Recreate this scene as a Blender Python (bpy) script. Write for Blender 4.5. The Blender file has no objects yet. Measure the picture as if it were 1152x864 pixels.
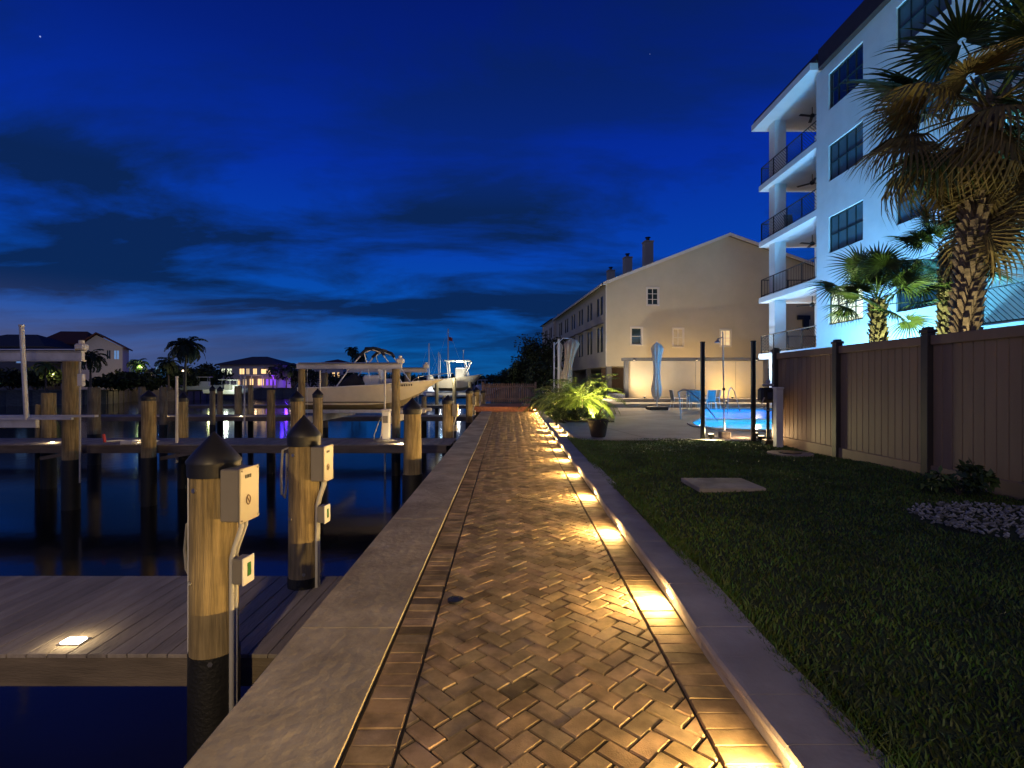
import bpy, bmesh, math, random
import numpy as np
from mathutils import Vector, Matrix, Euler
R = math.radians
rnd = random.Random(11)
sc = bpy.context.scene
COL = sc.collection
F = 576.0
EYE = 1.45
def W(px, py, d):
    return Vector(((px-576)/F*d, d, EYE + (432-py)/F*d))
def XD(px, d): return (px-576)/F*d
# ------------------------------------------------------------------ materials
MATS = {}
def mat(name, col, rough=0.6, metal=0.0, var=0.25, scale=4.0, bump=0.0, bscale=40.0, col2=None, emit=None, estr=0.0,
        stretch=(1,1,1), attr=False, spec=0.5, dirt=0.0):
    m = bpy.data.materials.new(name); m.use_nodes = True
    nt = m.node_tree; N = nt.nodes; L = nt.links
    b = N['Principled BSDF']
    b.inputs['Roughness'].default_value = rough
    b.inputs['Metallic'].default_value = metal
    b.inputs['Specular IOR Level'].default_value = spec
    tc = N.new('ShaderNodeTexCoord'); mp = N.new('ShaderNodeMapping')
    mp.inputs['Scale'].default_value = stretch
    L.new(tc.outputs['Object'], mp.inputs['Vector'])
    nz = N.new('ShaderNodeTexNoise'); nz.inputs['Scale'].default_value = scale
    nz.inputs['Detail'].default_value = 6; nz.inputs['Roughness'].default_value = 0.6
    L.new(mp.outputs[0], nz.inputs['Vector'])
    cr = N.new('ShaderNodeValToRGB')
    c2 = col2 or tuple(c*(1-var*1.3) for c in col)
    c1 = tuple(min(1, c*(1+var*0.6)) for c in col)
    cr.color_ramp.elements[0].position = 0.32; cr.color_ramp.elements[0].color = (*c2, 1)
    cr.color_ramp.elements[1].position = 0.68; cr.color_ramp.elements[1].color = (*c1, 1)
    L.new(nz.outputs['Fac'], cr.inputs['Fac'])
    out = cr.outputs['Color']
    if attr:
        at = N.new('ShaderNodeAttribute'); at.attribute_name = 'tint'
        mx = N.new('ShaderNodeMix'); mx.data_type = 'RGBA'; mx.blend_type = 'MULTIPLY'
        mx.inputs[0].default_value = 1.0
        L.new(out, mx.inputs[6]); L.new(at.outputs['Color'], mx.inputs[7]); out = mx.outputs[2]
    if dirt > 0:
        n2 = N.new('ShaderNodeTexNoise'); n2.inputs['Scale'].default_value = scale*0.35
        n2.inputs['Detail'].default_value = 8
        L.new(tc.outputs['Object'], n2.inputs['Vector'])
        r2 = N.new('ShaderNodeValToRGB')
        r2.color_ramp.elements[0].position = 0.42; r2.color_ramp.elements[0].color = (1-dirt,)*3+(1,)
        r2.color_ramp.elements[1].position = 0.6; r2.color_ramp.elements[1].color = (1,1,1,1)
        L.new(n2.outputs['Fac'], r2.inputs['Fac'])
        mx = N.new('ShaderNodeMix'); mx.data_type = 'RGBA'; mx.blend_type = 'MULTIPLY'
        mx.inputs[0].default_value = 1.0
        L.new(out, mx.inputs[6]); L.new(r2.outputs['Color'], mx.inputs[7]); out = mx.outputs[2]
    L.new(out, b.inputs['Base Color'])
    if bump > 0:
        nb = N.new('ShaderNodeTexNoise'); nb.inputs['Scale'].default_value = bscale
        nb.inputs['Detail'].default_value = 8
        L.new(mp.outputs[0], nb.inputs['Vector'])
        bp = N.new('ShaderNodeBump'); bp.inputs['Strength'].default_value = bump
        bp.inputs['Distance'].default_value = 0.02
        L.new(nb.outputs['Fac'], bp.inputs['Height']); L.new(bp.outputs[0], b.inputs['Normal'])
    if emit:
        b.inputs['Emission Color'].default_value = (*emit, 1)
        b.inputs['Emission Strength'].default_value = estr
    MATS[name] = m
    return m
def M(n): return MATS[n]
mat('brick', (.36,.262,.168), .92, var=.16, scale=14, bump=.2, bscale=140, attr=True, dirt=.42, spec=.15)
mat('joint', (.035,.028,.02), .9, bump=.3)
mat('concrete', (.48,.41,.295), .85, spec=.25, var=.2, scale=3.5, bump=.5, bscale=16, dirt=.3)
mat('coping', (.33,.30,.31), .75, var=.12, scale=5, bump=.2, bscale=50, dirt=.2)
mat('patio_concrete', (.36,.31,.25), .75, var=.16, scale=1.2, bump=.2, bscale=40, dirt=.2)
mat('red_brick', (.32,.12,.07), .8, var=.3, scale=9, bump=.3)
mat('soil', (.06,.045,.03), .95, bump=.5)
mat('lawn_base', (.045,.065,.016), .95, var=.4, scale=2.2, bump=.6, bscale=50)
mat('grass', (.080,.145,.018), .6, var=.45, scale=1.6, attr=True)
mat('pile_wood', (.35,.265,.125), .85, var=.42, scale=5, stretch=(5,5,.35), bump=.7, bscale=14, dirt=.35)
mat('old_wood', (.26,.22,.14), .85, var=.3, scale=5, stretch=(5,5,.35), bump=.6, bscale=14, dirt=.4)
mat('dock_wood', (.30,.27,.24), .8, var=.22, scale=3, stretch=(3,.6,3), bump=.4, bscale=20, attr=True)
mat('fascia_wood', (.16,.13,.10), .85, var=.3, scale=3, stretch=(.5,3,3), bump=.4)
mat('gate_wood', (.24,.15,.105), .8, var=.25, scale=4, bump=.3, attr=True)
mat('black_plastic', (.012,.012,.014), .45, var=.2)
mat('wrap', (.013,.013,.012), .55, var=.3, bump=.4)
mat('black_metal', (.012,.012,.013), .4, var=.2)
mat('pvc_grey', (.42,.42,.42), .5, var=.06, dirt=.15)
mat('pvc_white', (.72,.70,.66), .45, var=.06, dirt=.15)
mat('box_grey', (.19,.178,.16), .45, var=.08, dirt=.2)
mat('plate', (.36,.31,.235), .35, var=.05)
mat('plate_print', (.27,.17,.11), .5)
mat('dark_print', (.03,.03,.03), .5)
mat('green_display', (.02,.16,.03), .3)
mat('steel', (.5,.5,.52), .3, metal=.9, var=.1)
mat('alu', (.62,.62,.63), .45, metal=.3, var=.12, dirt=.2)
mat('rope', (.10,.09,.08), .9, bump=.8, bscale=200)
mat('rope_pale', (.45,.42,.36), .9, bump=.8, bscale=200)
mat('fence_board', (.31,.195,.105), .6, var=.12, scale=2, stretch=(2,2,.3), bump=.1, attr=True)
mat('fence_post', (.05,.038,.03), .55, var=.15)
mat('stucco_white', (.74,.74,.73), .85, var=.05, scale=1.5, bump=.25, bscale=60, dirt=.05)
mat('stucco_beige', (.53,.47,.335), .85, var=.05, scale=.8, bump=.25, bscale=50, dirt=.07)
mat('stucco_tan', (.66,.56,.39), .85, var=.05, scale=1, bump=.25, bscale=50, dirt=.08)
mat('stucco_grey', (.15,.145,.14), .85, var=.08)
mat('house_cream', (.5,.46,.38), .85, var=.06)
mat('house_white', (.6,.58,.58), .85, var=.06)
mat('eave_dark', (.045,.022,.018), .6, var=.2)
mat('roof_red', (.13,.045,.03), .8, var=.3, scale=6, bump=.5, bscale=30, stretch=(1,4,4))
mat('roof_grey', (.08,.075,.075), .85, var=.3, scale=6, bump=.4)
mat('win_frame_dark', (.02,.035,.035), .4, var=.1)
mat('win_frame_white', (.62,.58,.5), .5, var=.05)
mat('glass_dark', (.02,.035,.04), .06, var=.2, scale=.5, spec=.9)
mat('blind', (.09,.15,.17), .5, var=.1)
mat('glass_lit', (.5,.45,.35), .4, emit=(1,.68,.32), estr=.75)
mat('glass_lit_soft', (.35,.32,.26), .4, emit=(.85,.9,.62), estr=1.2)
mat('glass_warm', (.5,.42,.3), .4, emit=(1,.62,.25), estr=1.5)
mat('glass_warm_dim', (.3,.25,.18), .4, emit=(1,.7,.36), estr=.16)
mat('glass_purple', (.2,.1,.4), .4, emit=(.22,.04,1.0), estr=1.8)
mat('glass_blue', (.1,.2,.4), .4, emit=(.25,.5,1.0), estr=.4)
mat('lamp', (1,.9,.7), .4, emit=(1,.72,.36), estr=26)
mat('lamp_white', (1,.95,.85), .4, emit=(1,.86,.62), estr=30)
mat('lamp_soft', (1,.95,.85), .4, emit=(1,.75,.4), estr=3)
mat('brass', (.16,.12,.06), .5, metal=.6)
mat('gelcoat', (.72,.66,.55), .3, var=.05, dirt=.08)
mat('gel_white', (.72,.72,.70), .35, var=.05)
mat('hull_bottom', (.36,.31,.22), .6, var=.15)
mat('hull_stripe', (.06,.045,.03), .5)
mat('canvas_black', (.02,.02,.025), .85, bump=.3)
mat('canvas_beige', (.52,.44,.33), .85, var=.12, bump=.3)
mat('canvas_blue', (.60,.58,.54), .85, var=.12, bump=.3)
mat('pot', (.035,.026,.02), .6, var=.3, bump=.2)
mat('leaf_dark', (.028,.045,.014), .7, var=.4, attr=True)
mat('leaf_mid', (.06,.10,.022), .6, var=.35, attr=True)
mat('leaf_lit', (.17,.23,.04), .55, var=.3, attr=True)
mat('leaf_dry', (.19,.15,.055), .8, var=.35, attr=True)
mat('leaf_fan', (.07,.125,.03), .5, var=.3, attr=True)
mat('bark', (.15,.11,.08), .9, var=.4, bump=.8, scale=8)
mat('bark_boot', (.24,.18,.12), .9, var=.4, bump=.6, scale=8)
mat('stone_white', (.5,.48,.43), .8, var=.3, attr=True)
mat('seawall_far', (.20,.185,.165), .9, var=.25, bump=.4)
mat('land', (.035,.04,.018), .95, var=.4, scale=.3)
mat('pool_tile', (.22,.55,.85), .35, var=.05)
mat('chair_mesh', (.13,.16,.17), .6, var=.1)
mat('flag_red', (.5,.05,.05), .8)
mat('purple_cloth', (.10,.07,.35), .8)

# water: dark, glossy, gentle ripples
def water_mat():
    m = bpy.data.materials.new('water'); m.use_nodes = True
    nt = m.node_tree; N = nt.nodes; L = nt.links; b = N['Principled BSDF']
    b.inputs['Base Color'].default_value = (.012,.012,.010,1)
    b.inputs['Roughness'].default_value = .11
    b.inputs['IOR'].default_value = 1.33
    b.inputs['Specular IOR Level'].default_value = .5
    tc = N.new('ShaderNodeTexCoord'); mp = N.new('ShaderNodeMapping'); mp.inputs['Scale'].default_value = (1,1,1)
    L.new(tc.outputs['Object'], mp.inputs['Vector'])
    n1 = N.new('ShaderNodeTexNoise'); n1.inputs['Scale'].default_value = 1.3; n1.inputs['Detail'].default_value = 3
    L.new(mp.outputs[0], n1.inputs['Vector'])
    bp = N.new('ShaderNodeBump'); bp.inputs['Strength'].default_value = .05; bp.inputs['Distance'].default_value = .12
    L.new(n1.outputs['Fac'], bp.inputs['Height']); L.new(bp.outputs[0], b.inputs['Normal'])
    MATS['water'] = m
water_mat()
def pool_water_mat():
    m = bpy.data.materials.new('pool_water'); m.use_nodes = True
    nt = m.node_tree; N = nt.nodes; L = nt.links
    N.remove(N['Principled BSDF']); out = N['Material Output']
    gl = N.new('ShaderNodeBsdfGlossy'); gl.inputs['Roughness'].default_value = .12
    tr = N.new('ShaderNodeBsdfTransparent'); tr.inputs['Color'].default_value = (.45,.82,1,1)
    fr = N.new('ShaderNodeFresnel'); fr.inputs['IOR'].default_value = 1.22
    mx = N.new('ShaderNodeMixShader')
    nz = N.new('ShaderNodeTexNoise'); nz.inputs['Scale'].default_value = 2.5
    bp = N.new('ShaderNodeBump'); bp.inputs['Strength'].default_value = .25; bp.inputs['Distance'].default_value = .1
    tc = N.new('ShaderNodeTexCoord'); L.new(tc.outputs['Object'], nz.inputs['Vector'])
    L.new(nz.outputs['Fac'], bp.inputs['Height']); L.new(bp.outputs[0], gl.inputs['Normal']); L.new(bp.outputs[0], fr.inputs['Normal'])
    ml = N.new('ShaderNodeMath'); ml.operation='MULTIPLY'; ml.inputs[1].default_value=.38; L.new(fr.outputs[0], ml.inputs[0]); L.new(ml.outputs[0], mx.inputs[0]); L.new(tr.outputs[0], mx.inputs[1]); L.new(gl.outputs[0], mx.inputs[2])
    L.new(mx.outputs[0], out.inputs['Surface'])
    MATS['pool_water'] = m
pool_water_mat()

# ------------------------------------------------------------------ mesh builder
class MB:
    def __init__(s): s.v=[]; s.f=[]; s.m=[]; s.t=[]; s.sm=[]
    def add(s, vs, fs, mi=0, tint=(1,1,1), smooth=False):
        o=len(s.v); s.v += [tuple(v) for v in vs]
        for f in fs:
            s.f.append(tuple(i+o for i in f)); s.m.append(mi); s.t.append(tint); s.sm.append(smooth)
    def box(s, c, sz, rot=None, mi=0, tint=(1,1,1), bev=0.0):
        hx,hy,hz = sz[0]/2, sz[1]/2, sz[2]/2
        c = Vector(c)
        b = min(bev, hx*.9, hy*.9, hz*.9)
        if b <= 0:
            vs=[Vector((x,y,z)) for x in(-hx,hx) for y in(-hy,hy) for z in(-hz,hz)]
            fs=[(0,1,3,2),(4,6,7,5),(0,4,5,1),(2,3,7,6),(0,2,6,4),(1,5,7,3)]
        else:
            vs=[];idx={}
            for sx in(-1,1):
                for sy in(-1,1):
                    for sz_ in(-1,1):
                        for a in range(3):
                            p=[sx*hx,sy*hy,sz_*hz]
                            q=[sx*(hx-b),sy*(hy-b),sz_*(hz-b)]
                            q[a]=p[a]; idx[(sx,sy,sz_,a)]=len(vs); vs.append(Vector(q))
            fs=[]
            for a in range(3):
                o1,o2=[k for k in range(3) if k!=a]
                for sg in(-1,1):
                    loop=[]
                    for (p,q) in((-1,-1),(1,-1),(1,1),(-1,1)):
                        k=[0,0,0];k[a]=sg;k[o1]=p;k[o2]=q
                        loop.append(idx[(k[0],k[1],k[2],a)])
                    fs.append(tuple(loop) )
            for a in range(3):   # edges parallel to a
                o1,o2=[k for k in range(3) if k!=a]
                for p in(-1,1):
                    for q in(-1,1):
                        k0=[0,0,0];k0[a]=-1;k0[o1]=p;k0[o2]=q
                        k1=list(k0);k1[a]=1
                        fs.append((idx[(*k0,o1)],idx[(*k1,o1)],idx[(*k1,o2)],idx[(*k0,o2)]))
            for sx in(-1,1):
                for sy in(-1,1):
                    for sz_ in(-1,1):
                        fs.append(tuple(idx[(sx,sy,sz_,a)] for a in range(3)))
        if rot is not None:
            if not isinstance(rot, Matrix): rot = Euler(rot).to_matrix()
            vs=[rot@v for v in vs]
        s.add([v+c for v in vs], fs, mi, tint)
    def cyl(s, p0, p1, r0, r1=None, n=12, caps=True, mi=0, tint=(1,1,1), smooth=True):
        if r1 is None: r1=r0
        p0=Vector(p0);p1=Vector(p1); ax=(p1-p0).normalized()
        t = Vector((0,0,1)) if abs(ax.z)<.9 else Vector((1,0,0))
        u=ax.cross(t).normalized(); w=ax.cross(u)
        vs=[]
        for p,r in((p0,r0),(p1,r1)):
            for i in range(n):
                a=2*math.pi*i/n; vs.append(p+u*(math.cos(a)*r)+w*(math.sin(a)*r))
        s.add(vs,[(i,(i+1)%n,n+(i+1)%n,n+i) for i in range(n)],mi,tint,smooth)
        if caps:
            s.add(vs[:n],[tuple(range(n))],mi,tint); s.add(vs[n:],[tuple(reversed(range(n)))],mi,tint)
    def tube(s, pts, r, n=8, mi=0, tint=(1,1,1), taper=None):
        pts=[Vector(p) for p in pts]; rings=[]; vs=[]
        up=None
        for i,p in enumerate(pts):
            a = pts[min(i+1,len(pts)-1)]-pts[max(i-1,0)]
            a.normalize()
            if up is None:
                t=Vector((0,0,1)) if abs(a.z)<.9 else Vector((1,0,0)); up=a.cross(t).normalized()
            u=(up-a*up.dot(a)).normalized(); up=u; w=a.cross(u)
            rr = r if taper is None else r*(1+(taper-1)*i/(len(pts)-1))
            for k in range(n):
                an=2*math.pi*k/n; vs.append(p+u*(math.cos(an)*rr)+w*(math.sin(an)*rr))
        fs=[]
        for i in range(len(pts)-1):
            for k in range(n):
                fs.append((i*n+k,i*n+(k+1)%n,(i+1)*n+(k+1)%n,(i+1)*n+k))
        s.add(vs,fs,mi,tint,True)
        s.add(vs[:n],[tuple(range(n))],mi,tint); s.add(vs[-n:],[tuple(reversed(range(n)))],mi,tint)
    def lathe(s, prof, c=(0,0,0), n=20, mi=0, wob=0.0, tint=(1,1,1)):
        c=Vector(c); vs=[]
        ph=rnd.random()*6
        for (r,z) in prof:
            for k in range(n):
                a=2*math.pi*k/n; rr=r*(1+wob*math.sin(3*a+ph)+wob*.5*math.sin(5*a+ph*2+z*2))
                vs.append(c+Vector((rr*math.cos(a),rr*math.sin(a),z)))
        fs=[]
        for i in range(len(prof)-1):
            for k in range(n): fs.append((i*n+k,i*n+(k+1)%n,(i+1)*n+(k+1)%n,(i+1)*n+k))
        s.add(vs,fs,mi,tint,True)
        s.add(vs[:n],[tuple(reversed(range(n)))],mi,tint); s.add(vs[-n:],[tuple(range(n))],mi,tint)
    def prism(s, poly, z0, z1, mi=0):
        n=len(poly); vs=[(x,y,z0) for x,y in poly]+[(x,y,z1) for x,y in poly]
        s.add(vs,[tuple(range(n)),tuple(range(n,2*n))]+[(i,(i+1)%n,n+(i+1)%n,n+i) for i in range(n)],mi)
    def xform(s, mtx, start=0):
        for i in range(start,len(s.v)): s.v[i]=tuple(mtx@Vector(s.v[i]))
    def build(s, name, mats, parent=None, loc=None, recalc=True):
        me=bpy.data.meshes.new(name); me.from_pydata(s.v,[],s.f)
        if not isinstance(mats,(list,tuple)): mats=[mats]
        for mm in mats: me.materials.append(M(mm))
        if len(s.f)<60000 and recalc:
            bm=bmesh.new(); bm.from_mesh(me)
            # keep face order: attributes are assigned afterwards
            bmesh.ops.recalc_face_normals(bm, faces=bm.faces); bm.to_mesh(me); bm.free()
        me.polygons.foreach_set('material_index', s.m)
        me.polygons.foreach_set('use_smooth', s.sm)
        if any(t!=(1,1,1) for t in s.t):
            at=me.color_attributes.new('tint','FLOAT_COLOR','CORNER')
            arr=[]
            for p,t in zip(me.polygons,s.t): arr += [t[0],t[1],t[2],1.0]*p.loop_total
            at.data.foreach_set('color',arr)
        else:
            if any(M_.name in ATTR for M_ in me.materials):
                at=me.color_attributes.new('tint','FLOAT_COLOR','POINT')
                at.data.foreach_set('color',[1.0]*4*len(me.vertices))
        me.update()
        o=bpy.data.objects.new(name,me); COL.objects.link(o)
        if parent is not None:
            o.parent=parent
            if loc is None and parent.location.length>0 and not parent.get('_local'):
                o.location = -parent.location
                if parent.parent is not None: o.location=(0,0,0)
        if loc is not None: o.location=loc
        return o
ATTR={'brick','grass','dock_wood','gate_wood','fence_board','leaf_dark','leaf_mid','leaf_lit','leaf_dry','leaf_fan','stone_white'}
def tag(o,label=None,cat=None,group=None,kind=None):
    if label: o['label']=label
    if cat: o['category']=cat
    if group: o['group']=group
    if kind: o['kind']=kind
    return o
def thing(name,label,cat,loc=(0,0,0),rz=0,group=None):
    o=bpy.data.objects.new(name,None); COL.objects.link(o); o.empty_display_size=.2
    o.location=loc; o.rotation_euler=(0,0,rz); tag(o,label,cat,group); return o
def kids(o): return [c for c in bpy.data.objects if c.parent==o]
def copy_tree(o,parent=None):
    c=o.copy(); COL.objects.link(c); c.parent=parent
    for ch in kids(o): copy_tree(ch,c)
    return c
def struct(mb,name,mats): return tag(mb.build(name,mats),kind='structure')
def lamp(name,kind,loc,power,col,size=.1,target=None,spot=None,blend=.6,size_y=None):
    l=bpy.data.lights.new(name,kind); l.energy=power; l.color=col
    if kind=='AREA':
        l.size=size
        if size_y: l.shape='RECTANGLE'; l.size_y=size_y
    else: l.shadow_soft_size=size
    if kind=='SPOT': l.spot_size=R(spot or 90); l.spot_blend=blend
    o=bpy.data.objects.new(name,l); COL.objects.link(o); o.location=loc
    if target is not None:
        o.rotation_euler=(Vector(target)-Vector(loc)).to_track_quat('-Z','Y').to_euler()
    return o
def flood(x,y,z,tgt,p,c,label,sp=110,size=.12,group='ground flood lights'):
    t=thing('flood_light',label,'light',(x,y,z),0,group)
    m=MB(); m.cyl((0,0,-.06),(0,0,.02),.035,n=8); m.box((0,0,.06),(.14,.1,.08),bev=.015); m.build('housing','black_metal',t,loc=(0,0,0))
    m=MB(); m.box((0,0,.108),(.11,.07,.012)); m.build('lens','lamp_soft',t,loc=(0,0,0))
    l=lamp('flood_lamp','SPOT',(x,y,z+.16),p,c,size,target=tgt,spot=sp,blend=.8); l.parent=t; l.location=(0,0,.16)
# ------------------------------------------------------------------ world, sun, camera
w=bpy.data.worlds.new('World'); sc.world=w; w.use_nodes=True
nt=w.node_tree; N=nt.nodes; L=nt.links; bg=N['Background']
tc=N.new('ShaderNodeTexCoord'); sep=N.new('ShaderNodeSeparateXYZ'); L.new(tc.outputs['Generated'],sep.inputs[0])
ramp=N.new('ShaderNodeValToRGB'); e=ramp.color_ramp.elements
e[0].position=0; e[0].color=(.004,.085,.27,1)
e[1].position=1; e[1].color=(.0006,.003,.04,1)
for p,c in((.05,(.002,.080,.30)),(.13,(.0018,.066,.34)),(.24,(.0015,.042,.34)),(.38,(.0012,.022,.29)),(.52,(.0010,.012,.17)),(.72,(.0008,.005,.07))):
    x=e.new(p); x.color=(*c,1)
L.new(sep.outputs['Z'],ramp.inputs[0])
# clouds: a layer seen from below
def mathn(op,a,b=None):
    n=N.new('ShaderNodeMath'); n.operation=op
    for i,v in enumerate((a,b)):
        if v is None: continue
        if isinstance(v,(int,float)): n.inputs[i].default_value=v
        else: L.new(v,n.inputs[i])
    return n.outputs[0]
zz=mathn('ADD',mathn('MAXIMUM',sep.outputs['Z'],0.0),.16)
cx=mathn('DIVIDE',sep.outputs['X'],zz); cy=mathn('DIVIDE',sep.outputs['Y'],zz)
cmb=N.new('ShaderNodeCombineXYZ'); L.new(cx,cmb.inputs[0]); L.new(cy,cmb.inputs[1])
mp=N.new('ShaderNodeMapping'); mp.inputs['Scale'].default_value=(.62,1.15,1); mp.inputs['Location'].default_value=(3.1,.55,0)
mp.inputs['Rotation'].default_value=(0,0,R(-12))
L.new(cmb.outputs[0],mp.inputs['Vector'])
nz=N.new('ShaderNodeTexNoise'); nz.inputs['Scale'].default_value=1.35; nz.inputs['Detail'].default_value=9; nz.inputs['Roughness'].default_value=.6
nz.inputs['Distortion'].default_value=.35
L.new(mp.outputs[0],nz.inputs['Vector'])
cf=N.new('ShaderNodeValToRGB'); cf.color_ramp.elements[0].position=.405; cf.color_ramp.elements[1].position=.57
L.new(nz.outputs['Fac'],cf.inputs[0])
# cloud amount by elevation
ce=N.new('ShaderNodeValToRGB'); ee=ce.color_ramp.elements
ee[0].position=0; ee[0].color=(.3,.3,.3,1); ee[1].position=1; ee[1].color=(.6,.6,.6,1)
for p,v in((.06,.6),(.13,1.0),(.32,1.0),(.42,.5),(.6,.6)):
    x=ee.new(p); x.color=(v,v,v,1)
L.new(sep.outputs['Z'],ce.inputs[0])
cfac=mathn('MULTIPLY',cf.outputs[0],ce.outputs[0])
cfac=mathn('MULTIPLY',cfac,.92)
mixc=N.new('ShaderNodeMix'); mixc.data_type='RGBA'
L.new(cfac,mixc.inputs[0]); L.new(ramp.outputs[0],mixc.inputs[6]); mixc.inputs[7].default_value=(.0025,.014,.058,1)
# town glow low on the left
gx=mathn('MULTIPLY',mathn('MAXIMUM',mathn('SUBTRACT',mathn('MULTIPLY',sep.outputs['X'],-1.0),.25),0.0),2.6)
gz=N.new('ShaderNodeMapRange'); gz.interpolation_type='SMOOTHSTEP'
L.new(sep.outputs['Z'],gz.inputs[0]); gz.inputs[1].default_value=.17; gz.inputs[2].default_value=.05; gz.inputs[3].default_value=0; gz.inputs[4].default_value=1
gf=mathn('MULTIPLY',mathn('MINIMUM',gx,1.0),gz.outputs[0])
n3=N.new('ShaderNodeTexNoise'); n3.inputs['Scale'].default_value=.9; n3.inputs['Detail'].default_value=4; L.new(mp.outputs[0],n3.inputs['Vector'])
gf=mathn('MULTIPLY',gf,mathn('MULTIPLY',n3.outputs['Fac'],1.2))
mixg=N.new('ShaderNodeMix'); mixg.data_type='RGBA'; L.new(gf,mixg.inputs[0]); L.new(mixc.outputs[2],mixg.inputs[6]); mixg.inputs[7].default_value=(.075,.085,.19,1)
# a few stars
vo=N.new('ShaderNodeTexVoronoi'); vo.inputs['Scale'].default_value=22; L.new(tc.outputs['Generated'],vo.inputs['Vector'])
st=mathn('LESS_THAN',vo.outputs['Distance'],.020)
sepc=N.new('ShaderNodeSeparateColor'); L.new(vo.outputs['Color'],sepc.inputs[0])
st=mathn('MULTIPLY',st,mathn('GREATER_THAN',sepc.outputs[0],.62)); st=mathn('MULTIPLY',st,mathn('GREATER_THAN',sep.outputs['Z'],.2))
mixs=N.new('ShaderNodeMix'); mixs.data_type='RGBA'; L.new(mathn('MULTIPLY',st,.9),mixs.inputs[0]); L.new(mixg.outputs[2],mixs.inputs[6]); mixs.inputs[7].default_value=(.3,.4,.8,1)
sky=N.new('ShaderNodeTexSky'); sky.sky_type='NISHITA'; sky.sun_disc=False
sky.sun_elevation=R(-4); sky.sun_rotation=R(215)
adds=N.new('ShaderNodeMix'); adds.data_type='RGBA'; adds.blend_type='ADD'; adds.inputs[0].default_value=.012
L.new(mixs.outputs[2],adds.inputs[6]); L.new(sky.outputs[0],adds.inputs[7])
L.new(adds.outputs[2],bg.inputs[0]); bg.inputs[1].default_value=1.18
# last dusk glow from behind the camera's left shoulder
sl=bpy.data.lights.new('dusk_glow','SUN'); sl.energy=.15; sl.angle=R(30); sl.color=(.92,.80,.92)
so=bpy.data.objects.new('dusk_glow',sl); COL.objects.link(so); so.rotation_euler=Vector((.52,.74,-.42)).to_track_quat('-Z','Y').to_euler()
cam=bpy.data.cameras.new('camera'); cam.lens=18; cam.sensor_width=36; cam.clip_end=5000; cam.clip_start=.05
co=bpy.data.objects.new('camera',cam); COL.objects.link(co); co.location=(0,0,EYE); co.rotation_euler=(R(90),0,0); sc.camera=co
sc.view_settings.view_transform='Standard'; sc.view_settings.look='None'; sc.view_settings.exposure=0; sc.view_settings.gamma=1
sc.render.engine='CYCLES'
sc.render.resolution_x=1024; sc.render.resolution_y=768
# ------------------------------------------------------------------ setting
WZ=-1.7
m=MB(); m.add([(-1500,-200,WZ),(1500,-200,WZ),(1500,2500,WZ),(-1500,2500,WZ)],[(0,1,2,3)]); struct(m,'water','water')
def poly_with_hole(mb,outer,holes,z,mi=0):
    bm=bmesh.new(); ed=[]
    for lp in [outer]+holes:
        vs=[bm.verts.new((x,y,z)) for x,y in lp]
        ed+=[bm.edges.new((vs[i],vs[(i+1)%len(vs)])) for i in range(len(vs))]
    bmesh.ops.triangle_fill(bm,edges=ed,use_beauty=True)
    bm.verts.index_update()
    o=len(mb.v); mb.v+=[tuple(v.co) for v in bm.verts]
    for f in bm.faces:
        mb.f.append(tuple(v.index+o for v in f.verts)); mb.m.append(mi); mb.t.append((1,1,1)); mb.sm.append(False)
    bm.free()
def capL(d): return -1.25-.0155*(d-2.2)     # outer edge of seawall cap
def brkL(d): return -.66-.0148*(d-2.2)      # cap / brick joint
def krb(d):  return 1.03+.0088*(d-2.2)      # kerb face
PEND=27.0
# pool outline in plan
POOL=[(6.1,17.3),(5.85,16.2),(6.1,15.2),(6.9,14.7),(9,14.6),(15,14.9),(16,20),(15,27.5),(10.4,27.8),(9.2,25),(8.0,21.5),(6.9,18.9)]
HOLE=[(3.8,14.3),(16.6,14.3),(16.6,28.6),(3.8,28.6)]
m=MB()
LANDO=[(capL(-12)+.15,-12),(70,-12),(70,190),(capL(190)+.15,190)]
poly_with_hole(m,LANDO,[HOLE],-.02)
struct(m,'ground','land')
# seawall face
m=MB()
ys=[-12]+[y for y in np.arange(0,190,2.4)]
for a,b in zip(ys[:-1],ys[1:]):
    m.box((capL((a+b)/2)+.17,(a+b)/2,-1.25),(.2,(b-a)-.03,2.2),rot=(0,0,.0155),bev=.02)
struct(m,'seawall','concrete')
# cap
m=MB()
seg=[-3.2,-.6,1.63,3.02,5.45,8.2,11.4,14.7,18.1,21.6,25.0,27.0]
for a,b in zip(seg[:-1],seg[1:]):
    n=6
    for k in range(n):
        pass
    a2,b2=a+.006,b-.006
    pts=[(capL(a2),a2),(brkL(a2)-.012,a2),(brkL(b2)-.012,b2),(capL(b2),b2)]
    bv=.018
    top=[(pts[0][0]+bv,a2),(pts[1][0],a2),(pts[2][0],b2),(pts[3][0]+bv,b2)]
    z=.012+rnd.uniform(-.002,.002)
    vs=[(x,y,-.14) for x,y in pts]+[(x,y,z-bv) for x,y in pts]+[(x,y,z) for x,y in top]
    m.add(vs,[(0,1,5,4),(1,2,6,5),(2,3,7,6),(3,0,4,7),(4,5,9,8),(5,6,10,9),(6,7,11,10),(7,4,8,11),(8,9,10,11)])
struct(m,'seawall_cap','concrete')
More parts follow.
